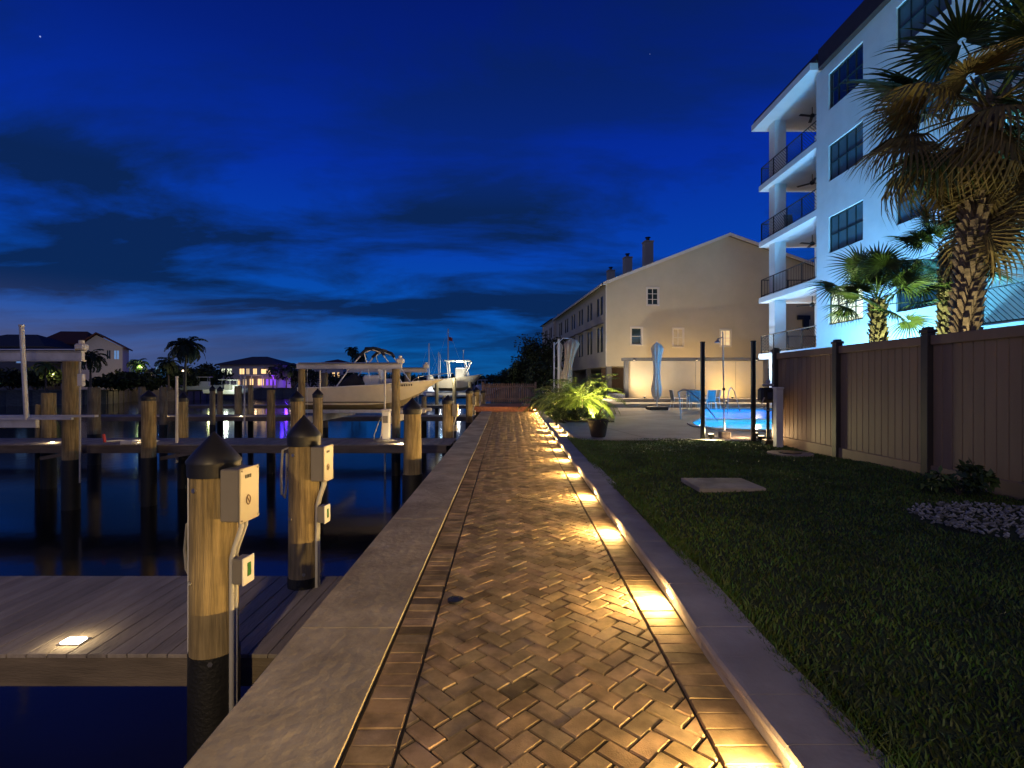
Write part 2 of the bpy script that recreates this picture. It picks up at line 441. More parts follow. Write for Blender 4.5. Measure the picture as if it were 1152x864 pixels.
# brick walkway
m=MB()
m.add([(brkL(-3)-.01,-3,-.012),(krb(-3)+.02,-3,-.012),(krb(PEND)+.02,PEND,-.012),(brkL(PEND)-.01,PEND,-.012)],[(0,1,2,3)],0)
def clip(poly,a,b,c):   # keep a*x+b*y<=c
    out=[]
    for i in range(len(poly)):
        p=poly[i]; q=poly[(i+1)%len(poly)]
        fp=a*p[0]+b*p[1]-c; fq=a*q[0]+b*q[1]-c
        if fp<=0: out.append(p)
        if (fp<0<fq) or (fq<0<fp):
            t=fp/(fp-fq); out.append((p[0]+t*(q[0]-p[0]),p[1]+t*(q[1]-p[1])))
    return out
def brick(poly):
    n=len(poly)
    if n<3: return
    cx=sum(p[0] for p in poly)/n; cy=sum(p[1] for p in poly)/n
    ar=abs(sum(poly[i][0]*poly[(i+1)%n][1]-poly[(i+1)%n][0]*poly[i][1] for i in range(n)))/2
    if ar<.0006: return
    def ins(p,g):
        dx,dy=cx-p[0],cy-p[1]; l=math.hypot(dx,dy) or 1
        return (p[0]+dx/l*g,p[1]+dy/l*g)
    z=rnd.gauss(0,.0011); tx,ty=rnd.gauss(0,.008),rnd.gauss(0,.008)
    def zz(p): return z+(p[0]-cx)*tx+(p[1]-cy)*ty
    lo=[ins(p,.0075) for p in poly]; hi=[ins(p,.0135) for p in poly]
    vs=[(x,y,-.014) for x,y in lo]+[(x,y,zz((x,y))-.0065) for x,y in lo]+[(x,y,zz((x,y))) for x,y in hi]
    g=rnd.choice([1.0,.95,1.05,.88,1.08,1.0,.92,1.0,1.1,.58]) * rnd.uniform(.93,1.07)
    t=(g*rnd.uniform(.95,1.05),g,g*rnd.uniform(.92,1.06))
    fs=[(i,(i+1)%n,n+(i+1)%n,n+i) for i in range(n)]+[(n+i,n+(i+1)%n,2*n+(i+1)%n,2*n+i) for i in range(n)]+[tuple(range(2*n,3*n))]
    m.add(vs,fs,1,t)
# soldier courses each side
BW,BL=.1015,.203
y=-1.5
while y<PEND-.1:
    a,b=y,y+BW
    brick([(brkL(a),a),(brkL(a)+BL,a),(brkL(b)+BL,b),(brkL(b),b)])
    brick([(krb(a)-BL-.02,a),(krb(a)+.01,a),(krb(b)+.01,b),(krb(b)-BL-.02,b)])
    y+=BW
# herringbone at 45 degrees
BW=.0925
c45=math.cos(R(45))
def rot(p): return ((p[0]-p[1])*c45,(p[0]+p[1])*c45)
la,lb=brkL(0)+BL+.004, -.0148
ra,rb_=krb(0)-BL-.024, .0088
for i in range(-260,300):
    for j in range(-70,90):
        # classic 2:1 herringbone lattice, unit BW
        bx=(i+2*j)*BW; by=(i-2*j)*BW
        # two bricks for each lattice point
        for kind in(0,1):
            if kind==0: pl=[(bx,by),(bx+2*BW,by),(bx+2*BW,by+BW),(bx,by+BW)]
            else: pl=[(bx+BW*0,by+BW),(bx+BW,by+BW),(bx+BW,by+3*BW),(bx,by+3*BW)]
            pl=[rot(p) for p in pl]
            cy=sum(p[1] for p in pl)/4; cx=sum(p[0] for p in pl)/4
            if cy<-1.5 or cy>PEND or cx<-1.4 or cx>1.4: continue
            pl=clip(pl,-1,lb,-la); pl=clip(pl,1,-rb_,ra) if pl else pl
            if pl: pl=clip(pl,0,1,PEND)
            if pl and cy>-1.4: brick(pl)
struct(m,'walkway',['joint','brick'])
# kerb coping (tiles with bullnose) left face lit by the kerb lights
KH=.125
m=MB()
y=-3.0
TL=.305
def kerb_tile(y0,y1,xf,wd,mi=0):
    a,b=y0+.002,y1-.002
    sec=[(-.012,KH-.055),(-.022,KH-.035),(-.022,KH-.018),(-.012,KH-.004),(.006,KH),(wd,KH),(wd,-.02),(.012,-.02),(.012,KH-.055)]
    dz=rnd.uniform(-.0015,.0015); dx=rnd.uniform(-.002,.002)
    n=len(sec); vs=[(xf(a)+s+dx,a,z+dz) for s,z in sec]+[(xf(b)+s+dx,b,z+dz) for s,z in sec]
    for i in range(n):
        m.add([vs[i],vs[(i+1)%n],vs[n+(i+1)%n],vs[n+i]],[(0,1,2,3)],mi,smooth=False)
    m.add(vs[:n],[tuple(range(n))],mi); m.add(vs[n:],[tuple(range(n))],mi)
wav=lambda d: krb(d)+.012*math.sin(d*1.9+.5)+.008*math.sin(d*4.1)
while y<PEND:
    kerb_tile(y,y+TL,wav,(.30+.006*math.sin(y)) if not 12.6<y<17.3 else .07); y+=TL
struct(m,'kerb','coping')
# lawn
LZ=.09
m=MB()
nx,ny=60,60
X0=lambda d: krb(d)+.28
grid=[]
for j in range(ny+1):
    d=-3+15.55*j/ny
    for i in range(nx+1):
        x=X0(d)+(6.1-X0(d))*i/nx
        z=LZ+.018*math.sin(x*2.1+d)+.014*math.sin(d*1.7-x)
        if i==0: z=LZ-.02
        grid.append((x,d,z))
m.add(grid,[(j*(nx+1)+i,j*(nx+1)+i+1,(j+1)*(nx+1)+i+1,(j+1)*(nx+1)+i) for j in range(ny) for i in range(nx)])
struct(m,'lawn','lawn_base')
m=MB(); m.add([(6.1,-12,.05),(40,-12,.05),(40,14.2,.05),(6.1,14.2,.05)],[(0,1,2,3)]); struct(m,'planting_ground','soil')
# grass blades
rs=np.random.RandomState(4)
def in_pads(x,d):
    return ((x>2.33)&(x<3.2)&(d>6.38)&(d<7.15))|(((x-5.35)**2+(d-9.85)**2)<.42**2)|((((x-4.95)/.95)**2+((d-4.95)/.8)**2)<1)
def blades(n,xlo,xhi,dlo,dhi,h,bias=1.0):
    d=dlo+(dhi-dlo)*rs.rand(n)**bias; x0=1.03+.0088*(d-2.2)+.285
    x=np.where(xlo<0,x0-.035+(-xlo)*rs.rand(n)**2,x0+(xhi-x0)*rs.rand(n))
    keep=(~in_pads(x,d))&(x<6.05); return x[keep],d[keep],h*(.6+.8*rs.rand(keep.sum()))
xs=[];ds=[];hs=[]
for a in(blades(95000,0,6.05,1.2,12.6,.032,1.7),blades(11000,-.16,0,1.0,12.5,.060,1.3)):
    xs.append(a[0]);ds.append(a[1]);hs.append(a[2])
x=np.concatenate(xs);d=np.concatenate(ds);h=np.concatenate(hs);n=len(x)
ang=rs.rand(n)*6.283;lean=h*(.3+.7*rs.rand(n));la_=rs.rand(n)*6.283
wd=.0022+.0018*rs.rand(n)+.0006*d
z0=LZ+.018*np.sin(x*2.1+d)+.014*np.sin(d*1.7-x)-.004
V=np.zeros((n,5,3))
V[:,0]=np.stack([x-np.cos(ang)*wd,d-np.sin(ang)*wd,z0],1);V[:,1]=np.stack([x+np.cos(ang)*wd,d+np.sin(ang)*wd,z0],1)
mx_=x+np.cos(la_)*lean*.35;my_=d+np.sin(la_)*lean*.35
V[:,2]=np.stack([mx_+np.cos(ang)*wd*.8,my_+np.sin(ang)*wd*.8,z0+h*.6],1);V[:,3]=np.stack([mx_-np.cos(ang)*wd*.8,my_-np.sin(ang)*wd*.8,z0+h*.6],1)
V[:,4]=np.stack([x+np.cos(la_)*lean,d+np.sin(la_)*lean,z0+h],1)
me=bpy.data.meshes.new('grass_blades')
idx=np.arange(n)*5
faces=[]
for i in idx: faces.append((i,i+1,i+2,i+3)); faces.append((i+3,i+2,i+4))
me.from_pydata(V.reshape(-1,3).tolist(),[],faces); me.materials.append(M('grass'))
at=me.color_attributes.new('tint','FLOAT_COLOR','POINT')
tv=np.repeat(np.stack([.7+.7*rs.rand(n),.7+.5*rs.rand(n),.8+.3*rs.rand(n),np.ones(n)],1),5,axis=0)
at.data.foreach_set('color',tv.reshape(-1))
go=bpy.data.objects.new('grass_blades',me); COL.objects.link(go); tag(go,'short dark green lawn grass between kerb and fence','grass',kind='stuff')
# patio
m=MB()
PO=[(krb(12.45)+.32,12.45),(6.0,12.15),(6.3,13),(20,13),(20,34.4),(.2+krb(27),34.4),(.2+krb(27),27),(1.9,17.6),(1.56,17.4),(1.56,12.6)]
poly_with_hole(m,PO,[POOL],.105)
m.add([(1.5,12.44,.0),(6.0,12.14,.0),(6.0,12.14,.105),(1.5,12.44,.105)],[(0,1,2,3)])
struct(m,'patio','patio_concrete')
# control joints as thin dark strips 3 mm proud
m=MB()
for p,q in(((2.7,17.0),(3.35,12.5)),((2.0,15.2),(4.6,15.2)),((2.2,20),(5.5,20)),((2.7,17),(4,30)),((2.4,25),(7,25)),((16.5,13),(16.5,34))):
    p=Vector((*p,0));q=Vector((*q,0)); t=(q-p).normalized(); nn=Vector((-t.y,t.x,0))*.009
    m.add([(p+nn).to_tuple()[:2]+(.108,),(p-nn).to_tuple()[:2]+(.108,),(q-nn).to_tuple()[:2]+(.108,),(q+nn).to_tuple()[:2]+(.108,)],[(0,1,2,3)])
struct(m,'patio_joints','joint')
# raised terrace behind pool
m=MB(); m.box((10.9,31.8,.2),(18.4,5.2,.23),bev=.02); m.box((12,33.2,.42),(13,2.2,.2),bev=.02); struct(m,'terrace_step','patio_concrete')
# pool
pl=thing('swimming_pool','lit turquoise swimming pool sunk in the patio beyond the lawn','swimming pool',(8,20,.1))
m=MB()
pn=len(POOL)
m.add([(x,y,-1.15) for x,y in POOL]+[(x,y,.10) for x,y in POOL],[tuple(range(pn))]+[(i,(i+1)%pn,pn+(i+1)%pn,pn+i) for i in range(pn)])
m.build('basin','pool_tile',pl)
m=MB(); m.add([(x,y,.005) for x,y in POOL],[tuple(range(pn))]); m.build('water_surface','pool_water',pl)
def offs(P,o):
    c=Vector((sum(p[0] for p in P)/len(P),sum(p[1] for p in P)/len(P)));out=[]
    for p in P:
        v=Vector(p)-c; out.append(tuple(c+v*(1+o/v.length)))
    return out
m=MB(); o1=offs(POOL,.28); 
for i in range(pn):
    j=(i+1)%pn
    a,b,c,e_=POOL[i],POOL[j],o1[j],o1[i]
    vs=[(*a,.06),(*b,.06),(*b,.15),(*a,.15),(*e_,.15),(*c,.15),(*c,.07),(*e_,.07)]
    m.add(vs,[(0,1,2,3),(3,2,5,4),(4,5,6,7)])
m.build('coping','patio_concrete',pl)
# tan strip shaped to stand for the pale wall's reflection in the pool
m=MB(); m.box((11.5,19.3,-.5),(8.4,.45,1.24),rot=(0,0,R(-4)),bev=.02); m.build('reflection_strip','stucco_tan',pl)
for (x,y) in((7.6,16.8),(10.5,16.8),(9.8,22.5),(11.5,24.5)):
    l=lamp('pool_light','POINT',(x,y,-.4),420,(.015,.50,1.0),.12); l.parent=pl; l.location=Vector((x,y,-.5))-pl.location
# ------------------------------------------------------------------ kerb lights
def kerb_light(x,y,i,label,group='lights set under the kerb coping',p=40,nrm=-1):
    t=thing('kerb_light',label,'light',(x,y,.072),0,group)
    m=MB(); m.box((0,0,.0),(.014,.13,.034),bev=.003); m.build('housing','brass',t,loc=(0,0,0))
    m=MB(); m.box((-.010,0,-.010),(.008,.11,.014)); m.build('lens','lamp',t,loc=(0,0,0))
    l=lamp('kerb_lamp','AREA',(0,0,0),p,(1,.62,.20),.11,size_y=.02)
    l.parent=t; l.location=(-.022,0,.0)
    l.rotation_euler=Vector((-.97,0,-.12)).to_track_quat('-Z','Y').to_euler()
    l=lamp('kerb_face_fill','POINT',(-.11,0,-.01),p*.22,(1,.60,.20),.02); l.parent=t  # fill point added in the open to brighten the kerb face
    return t
ords=['nearest','second','third','fourth','fifth','sixth','seventh','eighth','ninth','tenth','eleventh','twelfth','thirteenth','fourteenth','fifteenth']
k=0
for i in range(-2,16):
    d=3.38+1.58*i
    if i<0: lab='warm light under the kerb behind the viewpoint'
    else:
        lab='%s warm light under the kerb along the brick walkway, counted from the front'%ords[k] if k<15 else 'warm light under the kerb coping at the far end of the walkway'
        k+=1
    kerb_light(wav(d)-.002,d,i,lab)
# second kerb with its own lights beside the patio
m=MB()
y=12.6; xf2=lambda d:1.56
while y<17.4: kerb_tile(y,min(y+TL,17.5),xf2,.14); y+=TL
struct(m,'kerb_edging','coping')
m=MB(); m.add([(krb(12.5)+.06,12.6,.03),(1.56,12.6,.03),(1.56,17.6,.03),(krb(17.5)+.06,17.6,.03)],[(0,1,2,3)]); struct(m,'kerb_channel','patio_concrete')
for i,d in enumerate((12.8,14.25,15.65,17.0)):
    kerb_light(1.556,d,0,['nearest','second','third','farthest'][i]+' warm light in the short outer kerb by the patio','lights in the short outer kerb',p=30)
for i,(x,d) in enumerate(((1.6,20.5),(1.75,22),(1.9,23.6),(2.05,25.2))):
    t=thing('kerb_light',['nearest','second','third','farthest'][i]+' of the small path lights beside the planting bed','light',(x,d,.13),0,'path lights beside the planting bed')
    m=MB(); m.cyl((0,0,-.03),(0,0,.05),.03,n=10); m.build('housing','brass',t,loc=(0,0,0))
    m=MB(); m.cyl((0,0,.05),(0,0,.065),.026,n=10); m.build('lens','lamp_soft',t,loc=(0,0,0))
    l=lamp('path_lamp','POINT',(0,0,.12),9,(1,.66,.28),.04); l.parent=t
# ------------------------------------------------------------------ mooring piles
def pile(px,d,r,ztop,cap=True,wrapz=-.3,label='',group='mooring piles along the docks',taper=.93,old=False,zt_cap=.2):
    x=XD(px,d)
    t=thing('mooring_pile',label,'pile',(x,d,WZ),0,group)
    zt=ztop-WZ-(zt_cap if cap else 0); b=WZ-1.0-WZ
    m=MB(); zs=np.linspace(-.8,zt,9)
    m.lathe([(r*(1-(1-taper)*(z/zt)),z) for z in zs],n=22,wob=.012); m.build('post','old_wood' if old else 'pile_wood',t,loc=(0,0,0))
    if d<6:
        for (az,z_) in ((-1.9,zt-.16),(-1.2,zt-1.25),(-2.2,zt-.75)):
            m=MB(); c_=Vector((math.cos(az)*r*.93,math.sin(az)*r*.93,z_)); q_=c_*1.0; n_=Vector((math.cos(az),math.sin(az),0))
            m.cyl(c_,c_+n_*.014,.016,n=6); m.build('bolt','steel',t,loc=(0,0,0))
    if wrapz is not None:
        m=MB(); zw=wrapz-WZ
        m.lathe([(r*1.03,-.7),(r*1.015,zw*.5),(r*1.012,zw)],n=22,wob=.012); m.build('pile_wrap','wrap',t,loc=(0,0,0))
    if cap:
        m=MB(); rc=r*taper
        m.lathe([(rc*1.10,zt-.085),(rc*1.12,zt+.02)],n=24); m.lathe([(rc*1.16,zt+.0),(rc*1.16,zt+.016),(rc*.82,zt+.016+(zt_cap-.016)*.33),(rc*.42,zt+.016+(zt_cap-.016)*.67),(rc*.02,zt+zt_cap)],n=24)
        m.build('cone_cap','black_plastic',t,loc=(0,0,0))
    return t
def pile_boxes(t,r,zb,s=1.0,face=R(-4)):
    """junction box, conduits and meter on the walkway side of a pile; local coords, z from pile base"""
    def L3(a,b,c): # a outward, b sideways, c up
        ca,sa=math.cos(face),math.sin(face)
        a-=.02; b-=.05
        return Vector((a*ca-b*sa,a*sa+b*ca,c))
    rt=Euler((0,0,face)).to_matrix()
    m=MB(); c=L3(r+.075*s,0.0,zb)
    m.box(c,(.13*s,.19*s,.33*s),rt,bev=.008)
    for zz_ in(-.13,.13): m.box(L3(r+.0,0,zb+zz_*s),(.05,.05,.03),rt)
    bx=m.build('junction_box','box_grey',t,loc=(0,0,0))
    m=MB(); m.box(L3(r+.145*s,0,zb),(.012,.205*s,.345*s),rt,bev=.004)
    for q in(-1,1):
        for w_ in(-1,1): m.cyl(L3(r+.150*s,q*.088*s,zb+w_*.155*s),L3(r+.158*s,q*.088*s,zb+w_*.155*s),.006,n=8)
    pn_=m.build('box_cover','plate',bx,loc=(0,0,0))
    for k_,(yy,ww,hh) in enumerate(((-.045,.012,.022),(-.028,.006,.022),(-.013,.014,.020),(.004,.010,.022))):
        m=MB(); m.box(L3(r+.153*s,yy*s,zb+.115*s),(.003,ww*s,hh*s),rt,mi=0); m.build('printed_letter','dark_print',pn_,loc=(0,0,0))
    m=MB()
    pts=[L3(r+.154*s,-.02*s+.022*s*math.cos(a),zb-.035*s+.030*s*math.sin(a)) for a in np.linspace(0,6.283,18)]
    m.tube(pts,.003*s,n=5,mi=1)
    m.tube([L3(r+.154*s,-.035*s,zb-.015*s),L3(r+.154*s,-.005*s,zb-.055*s)],.003*s,n=5,mi=1)
    m.build('printed_emblem',['dark_print','plate_print'],pn_,loc=(0,0,0))
    m=MB()   # handle lever on the far side
    m.tube([L3(r+.09*s,.10*s,zb+.12*s),L3(r+.09*s,.15*s,zb+.10*s),L3(r+.09*s,.15*s,zb-.02*s),L3(r+.09*s,.12*s,zb-.06*s)],.012,n=6)
    m.build('handle','pvc_grey',bx,loc=(0,0,0))
    m=MB()
    m.tube([L3(r+.085*s,.015,zb-.16*s),L3(r+.085*s,.015,zb-.22*s),L3(r+.05*s,.0,zb-.34*s),L3(r+.028,-.0,zb-.42*s),L3(r+.028,0,zb-1.02*s),L3(r+.028,0,.25)],.016,n=8)
    m.tube([L3(r+.085*s,.062,zb-.16*s),L3(r+.085*s,.062,zb-.22*s),L3(r+.05*s,.042,zb-.34*s),L3(r+.028,.042,zb-.42*s),L3(r+.028,.042,zb-.6*s),L3(r+.028,.042,.25)],.014,n=8)
    m.build('conduit','pvc_grey',t,loc=(0,0,0))
    m=MB(); m.box(L3(r+.08*s,.03,zb-.50*s),(.07*s,.11*s,.16*s),rt,bev=.006); mb_=m.build('outlet_box','box_grey',t,loc=(0,0,0))
    m=MB(); m.box(L3(r+.12*s,.03,zb-.50*s),(.012,.125*s,.175*s),rt,bev=.004); cv=m.build('outlet_cover','pvc_white',mb_,loc=(0,0,0))
    m=MB(); m.box(L3(r+.128*s,.03,zb-.495*s),(.004,.035*s,.085*s),rt); m.build('green_display','green_display',cv,loc=(0,0,0))
p1=pile(241,3.35,.150,1.14,label='nearest mooring pile, black cone cap, grey junction box with printed sign',wrapz=-.28)
pile_boxes(p1,.143,2.45)
m=MB()
m.box((-.149,-.02,1.95),(.008,.03,1.35)); m.build('rub_strip','pvc_white',p1,loc=(0,0,0))
m=MB(); m.tube([(-.16,.05,2.25),(-.21,.05,2.22),(-.225,.05,2.05),(-.215,.05,1.92),(-.18,.04,1.86),(-.17,.03,1.95),(-.165,.05,2.2)],.009,n=6); m.build('mooring_rope','rope_pale',p1,loc=(0,0,0))
p2=pile(342,4.8,.143,1.16,label='second mooring pile at the back edge of the near dock, grey box with red emblem',wrapz=-.34)
pile_boxes(p2,.138,2.42,.95)
m=MB(); m.tube([(-.145,.0,2.55),(-.20,.0,2.53),(-.215,.0,2.3),(-.21,.0,2.12),(-.18,0,2.08),(-.165,0,2.2),(-.16,0,2.5)],.011,n=6); m.build('mooring_rope','rope_pale',p2,loc=(0,0,0))
pile(464,10.0,.195,1.19,label='thick mooring pile with black cone cap left of the seawall before the second dock',wrapz=-.3,taper=.84,zt_cap=.24)
p4=pile(504,15.7,.18,1.12,label='mooring pile with pale pipes on its side at the walkway end of the second dock',wrapz=-.32,taper=.9)
pile_boxes(p4,.17,2.35,1.1)
for px,d,r,z,l in((528,23.4,.17,1.30,'mooring pile beside the seawall just before the third dock'),(536,27.6,.17,1.3,'mooring pile beside the far end of the seawall cap, second from the picket fence'),
                (543.5,30.5,.16,1.2,'mooring pile hard against the left end of the picket fence')):
    tt=pile(px,d,r,z,label=l,wrapz=-.3); 
    if px<540: pile_boxes(tt,.16,2.4,1.1)
lst=[(80,12.9,.19,2.02,0,'tall pile carrying the boat lift beam at the far left'),
(55,15.5,.19,1.18,0,'short pile behind the far left boat lift'),(44,15.5,.10,.82,0,'stubby pile beside the left lift, lowest of its neighbours'),
(106,20,.22,1.32,0,'weathered pile standing in open water right of the left boat lift'),
(167.5,13.3,.175,1.30,1,'capped pile at the front of the second dock under the dark coconut palm'),
(206,15.5,.145,1.2,1,'pile at the back of the second dock beside the white guide pole'),
(184,24.6,.17,1.3,0,'pale pile on the third dock beside its left deck light'),(160,26.9,.17,1.3,0,'pile on the third dock half hidden behind the capped pile'),
(239,24.6,.13,1.4,1,'thin capped pile on the third dock, left of the close pair'),(247.5,26.9,.14,1.35,1,'thin capped pile on the third dock, right of the close pair'),
(268,26.9,.19,1.35,0,'pile glowing at its foot beside the right deck light of the third dock'),(282,26.9,.14,1.4,0,'narrow pile on the third dock right of the glowing one'),
(305,18,.145,1.25,0,'bare pile standing in the water between second and third dock'),
(334,13.3,.165,1.28,1,'capped pile rising behind the second nearest cone cap'),(357.5,15.5,.15,1.32,1,'slimmer capped pile with a white pipe right of the one behind the cone cap'),
(339.5,17.7,.125,1.97,0,'front left pile of the boat lift under the cream boat'),(365,23,.16,1.95,0,'back left pile of the boat lift under the cream boat'),
(445.5,17.7,.15,1.97,0,'front right pile of the boat lift before the hull of the cream boat'),(458.5,23,.15,1.97,0,'back right pile of the boat lift behind the cream boat'),
(477,26.9,.14,.8,0,'short pile under the bow of the cream boat'),
(500,38,.14,.6,0,'distant short pile left of the lit boat lift'),(511,38,.15,1.9,0,'distant lift pile below the lit white boat')]
for px,d,r,z,c,l in lst: pile(px,d,r,z,cap=bool(c),label=l,old=(d>18),wrapz=(-.45 if d<20 else -.5))
# ------------------------------------------------------------------ docks
def dock(name,y0,y1,x0,x1,z,label,board=.14,fh=.2,lights=()):
    t=thing('dock',label,'dock',((x0+x1)/2,(y0+y1)/2,z),0,'finger docks off the seawall')
    m=MB(); x=x0
    while x<x1-.01:
        g=rnd.uniform(.82,1.12)
        m.box((x+board/2,(y0+y1)/2,z-.014+rnd.uniform(-.0012,.0012)),(board-.006,y1-y0-.004,.028),tint=(g,g*.99,g*.98),bev=.003); x+=board
    m.build('deck_boards','dock_wood',t)
    m=MB()
    for yy in(y0+.035,y1-.035): m.box(((x0+x1)/2,yy,z-.03-fh/2),(x1-x0,.05,fh),bev=.004)
    x=x0+.4
    while x<x1: m.box((x,(y0+y1)/2,z-.13),(.05,y1-y0-.14,.18)); x+=1.2
    m.build('stringer','fascia_wood',t)
    return t
dock('a',3.56,5.02,-15,-1.56,-.43,'grey plank dock nearest the front left, with one deck light near its edge')
t=dock('b',13.6,15.25,-26,-1.75,-.16,'second dock with the white power pedestal and three deck lights')
for px in(70,205): 
    m=MB(); x=XD(px,13.55); m.box((x,13.52,-.42),(1.1,.06,.09),rot=(0,R(-10),0)); m.build('brace','fascia_wood',t)
dock('c',25,26.7,-30,-1.85,-.14,'third dock crossing behind the cream boat')
dock('d',37,38.6,-24,-1.9,-.1,'far dock below the lit white boat')
# support posts below docks 
def deck_light(px,py,z,label,p=4,near=False):
    d=(EYE-z)*F/(py-432); x=XD(px,d)
    t=thing('deck_light',label,'light',(x,d,z),0,'flush deck lights')
    s=.11 if near else .06
    m=MB()
    m.box((0,0,.004),(s*1.5,s,.008),bev=.002); m.build('bezel','steel',t,loc=(0,0,0))
    m=MB(); m.box((0,0,.011),(s*1.2,s*.7,.006)); m.build('lens','lamp_white',t,loc=(0,0,0))
    l=lamp('deck_lamp','POINT',(0,0,.07),p,(1,.72,.36),.03); l.parent=t
deck_light(83,722,-.43,'bright flush light in the nearest dock at lower left',3.2,True)
deck_light(452,499.5,-.16,'deck light on the second dock beside the thick capped pile',25)
deck_light(59,498,-.16,'deck light on the second dock under the left boat lift',10)
deck_light(153,498,-.16,'deck light on the second dock left of the capped pile',10)
deck_light(187,468.5,-.14,'left deck light of the third dock',12)
deck_light(271,468.5,-.14,'right deck light of the third dock',16)
# pedestal, ropes, poles
t=thing('power_pedestal','white power pedestal on the second dock with a coiled rope at its foot','power pedestal',(XD(434.5,14.4),14.4,-.16))
m=MB(); m.box((0,0,.42),(.21,.2,.84),bev=.02); m.build('body','pvc_white',t,loc=(0,0,0))
m=MB(); m.box((0,0,.87),(.25,.24,.07),bev=.02); m.build('cap','pvc_white',t,loc=(0,0,0))
m=MB(); m.box((.0,-.103,.62),(.14,.01,.2),bev=.003); m.build('socket_panel','box_grey',t,loc=(0,0,0))
m=MB(); m.tube([(-.02+.32*math.cos(a)*(1-.02*a),-.1+.16*math.sin(a)*(1-.02*a),.02+.003*a) for a in np.linspace(0,16,70)],.014,n=6)
m.tube([(-.32,-.1,.03),(-.30,-.12,.2),(-.18,-.12,.55),(-.10,-.12,.7),(-.08,-.12,.5),(-.10,-.14,.2),(-.16,-.16,.03)],.014,n=6)
o=m.build('coiled_rope','rope_pale'); o.location=t.location; tag(o,'pale rope coiled around the foot of the white pedestal','rope')
def pole(x,y,z0,z1,r,label,mt='alu',dx=0,grp='boat lift guide poles'):
    m=MB(); m.cyl((0,0,0),(dx,0,z1-z0),r,n=10); m.cyl((dx,0,z1-z0),(dx,0,z1-z0+.04),r*1.2,n=10)
    o=m.build('guide_pole',mt); o.location=(x,y,z0); tag(o,label,'pole',grp)
pole(XD(30,12),12,.62,2.80,.05,'tall white guide pole at the far left',dx=-.12)
pole(XD(199,14),14,-.7,1.62,.035,'white guide pole rising from the second dock','pvc_white')
pole(XD(275,24),24,-1,1.75,.035,'white guide pole behind the third dock','pvc_white')
pole(XD(360,18.2),18.2,WZ,1.9,.03,'thin white pole beside the stern of the cream boat','pvc_white')
pole(XD(433,18.4),18.4,WZ,1.9,.035,'white pole before the hull of the cream boat','pvc_white')
t=thing('shore_power_cable','white cable with a red plug lying on the second dock left of the capped pile','cable',(XD(140,14.2),14.2,-.155))
m=MB(); m.tube([(-.42,-.1,.03),(-.2,.1,.03),(.1,0,.025),(.4,.15,.03),(.9,.05,.025)],.02,n=6); m.tube([(.3,-.15,.03),(.55,-.25,.03),(.3,-.3,.03),(.2,-.2,.05)],.02,n=6); m.build('cable','pvc_white',t,loc=(0,0,0))
m=MB(); m.cyl((-.46,-.1,.0),(-.50,-.1,.22),.035,n=8); m.build('plug','flag_red',t,loc=(0,0,0))
m=MB(); m.box((.1,-.3,.05),(.34,.2,.1),bev=.02); o=m.build('dock_step','pvc_white'); o.location=(XD(150,13.9),13.9,-.155); tag(o,'small white plastic tray beside the cable on the second dock','tray')
# ------------------------------------------------------------------ boat lifts
def lift(name,x0,x1,d0,d1,zb,label,beam=.18):
    t=thing('boat_lift',label,'boat lift',((x0+x1)/2,d0,zb),0,'boat lifts')
    for dd in((d0,d1) if d1 else (d0,)):
        m=MB(); m.box(((x0+x1)/2,dd,zb+beam/2),(x1-x0,.10,beam*.8),bev=.01)
        for s in(-1,1): m.box(((x0+x1)/2,dd,zb+beam/2+s*beam*.45),(x1-x0+.02,.16,.02))
        m.build('top_beam','alu',t)
        m=MB(); m.cyl((x0+.1,dd-.12,zb+beam*1.1),(x1-.1,dd-.12,zb+beam*1.1),.025,n=8); m.build('drive_shaft','steel',t)
        m=MB(); m.box((x1-.05,dd,zb+beam+.10),(.26,.20,.17),bev=.04); m.cyl((x1-.05,dd,zb+beam+.17),(x1-.05,dd,zb+beam+.27),.065,n=12); m.build('motor','pvc_white',t)
    return t
t=lift('b',XD(334,17.7),XD(452,17.7),17.7,23,1.97,'boat lift holding the cream boat, white beams on four piles')
xa,xb=XD(345,18.5),XD(440,18.5)
m=MB()
for xx in(-7.1,-4.2): m.box((xx,20.3,.20),(.14,5.4,.24),bev=.01)
for dd in(19.6,21.0): m.box((-5.6,dd,.40),(4.6,.10,.14),bev=.01)
m.build('cradle','alu',t)
m=MB()
for xx in(-7.1,-4.2):
    for dd in(17.75,22.9): m.cyl((xx,dd,.3),(xx,dd,1.98),.008,n=5)
m.build('cable','steel',t)
t=lift('a',-15.5,XD(94,12.9),12.9,None,2.02,'boat lift with grey beams at the far left edge',beam=.26)
m=MB(); m.box((-12.9,12.2,.53),(3.2,.10,.24),bev=.01); m.box((-12.7,12.0,.64),(4.8,.06,.05)); m.box((-12.2,12.25,.68),(4.4,.12,.05),rot=(0,0,R(2)))
m.build('cradle','alu',t)
m=MB(); m.cyl((XD(90,12.7),12.7,-1.0),(XD(90,12.7),12.7,2.0),.022,n=8); m.build('conduit','pvc_grey',t)
m=MB(); m.box((XD(93,12.7),12.66,1.55),(.13,.1,.30),bev=.01); m.build('control_box','pvc_white',t)
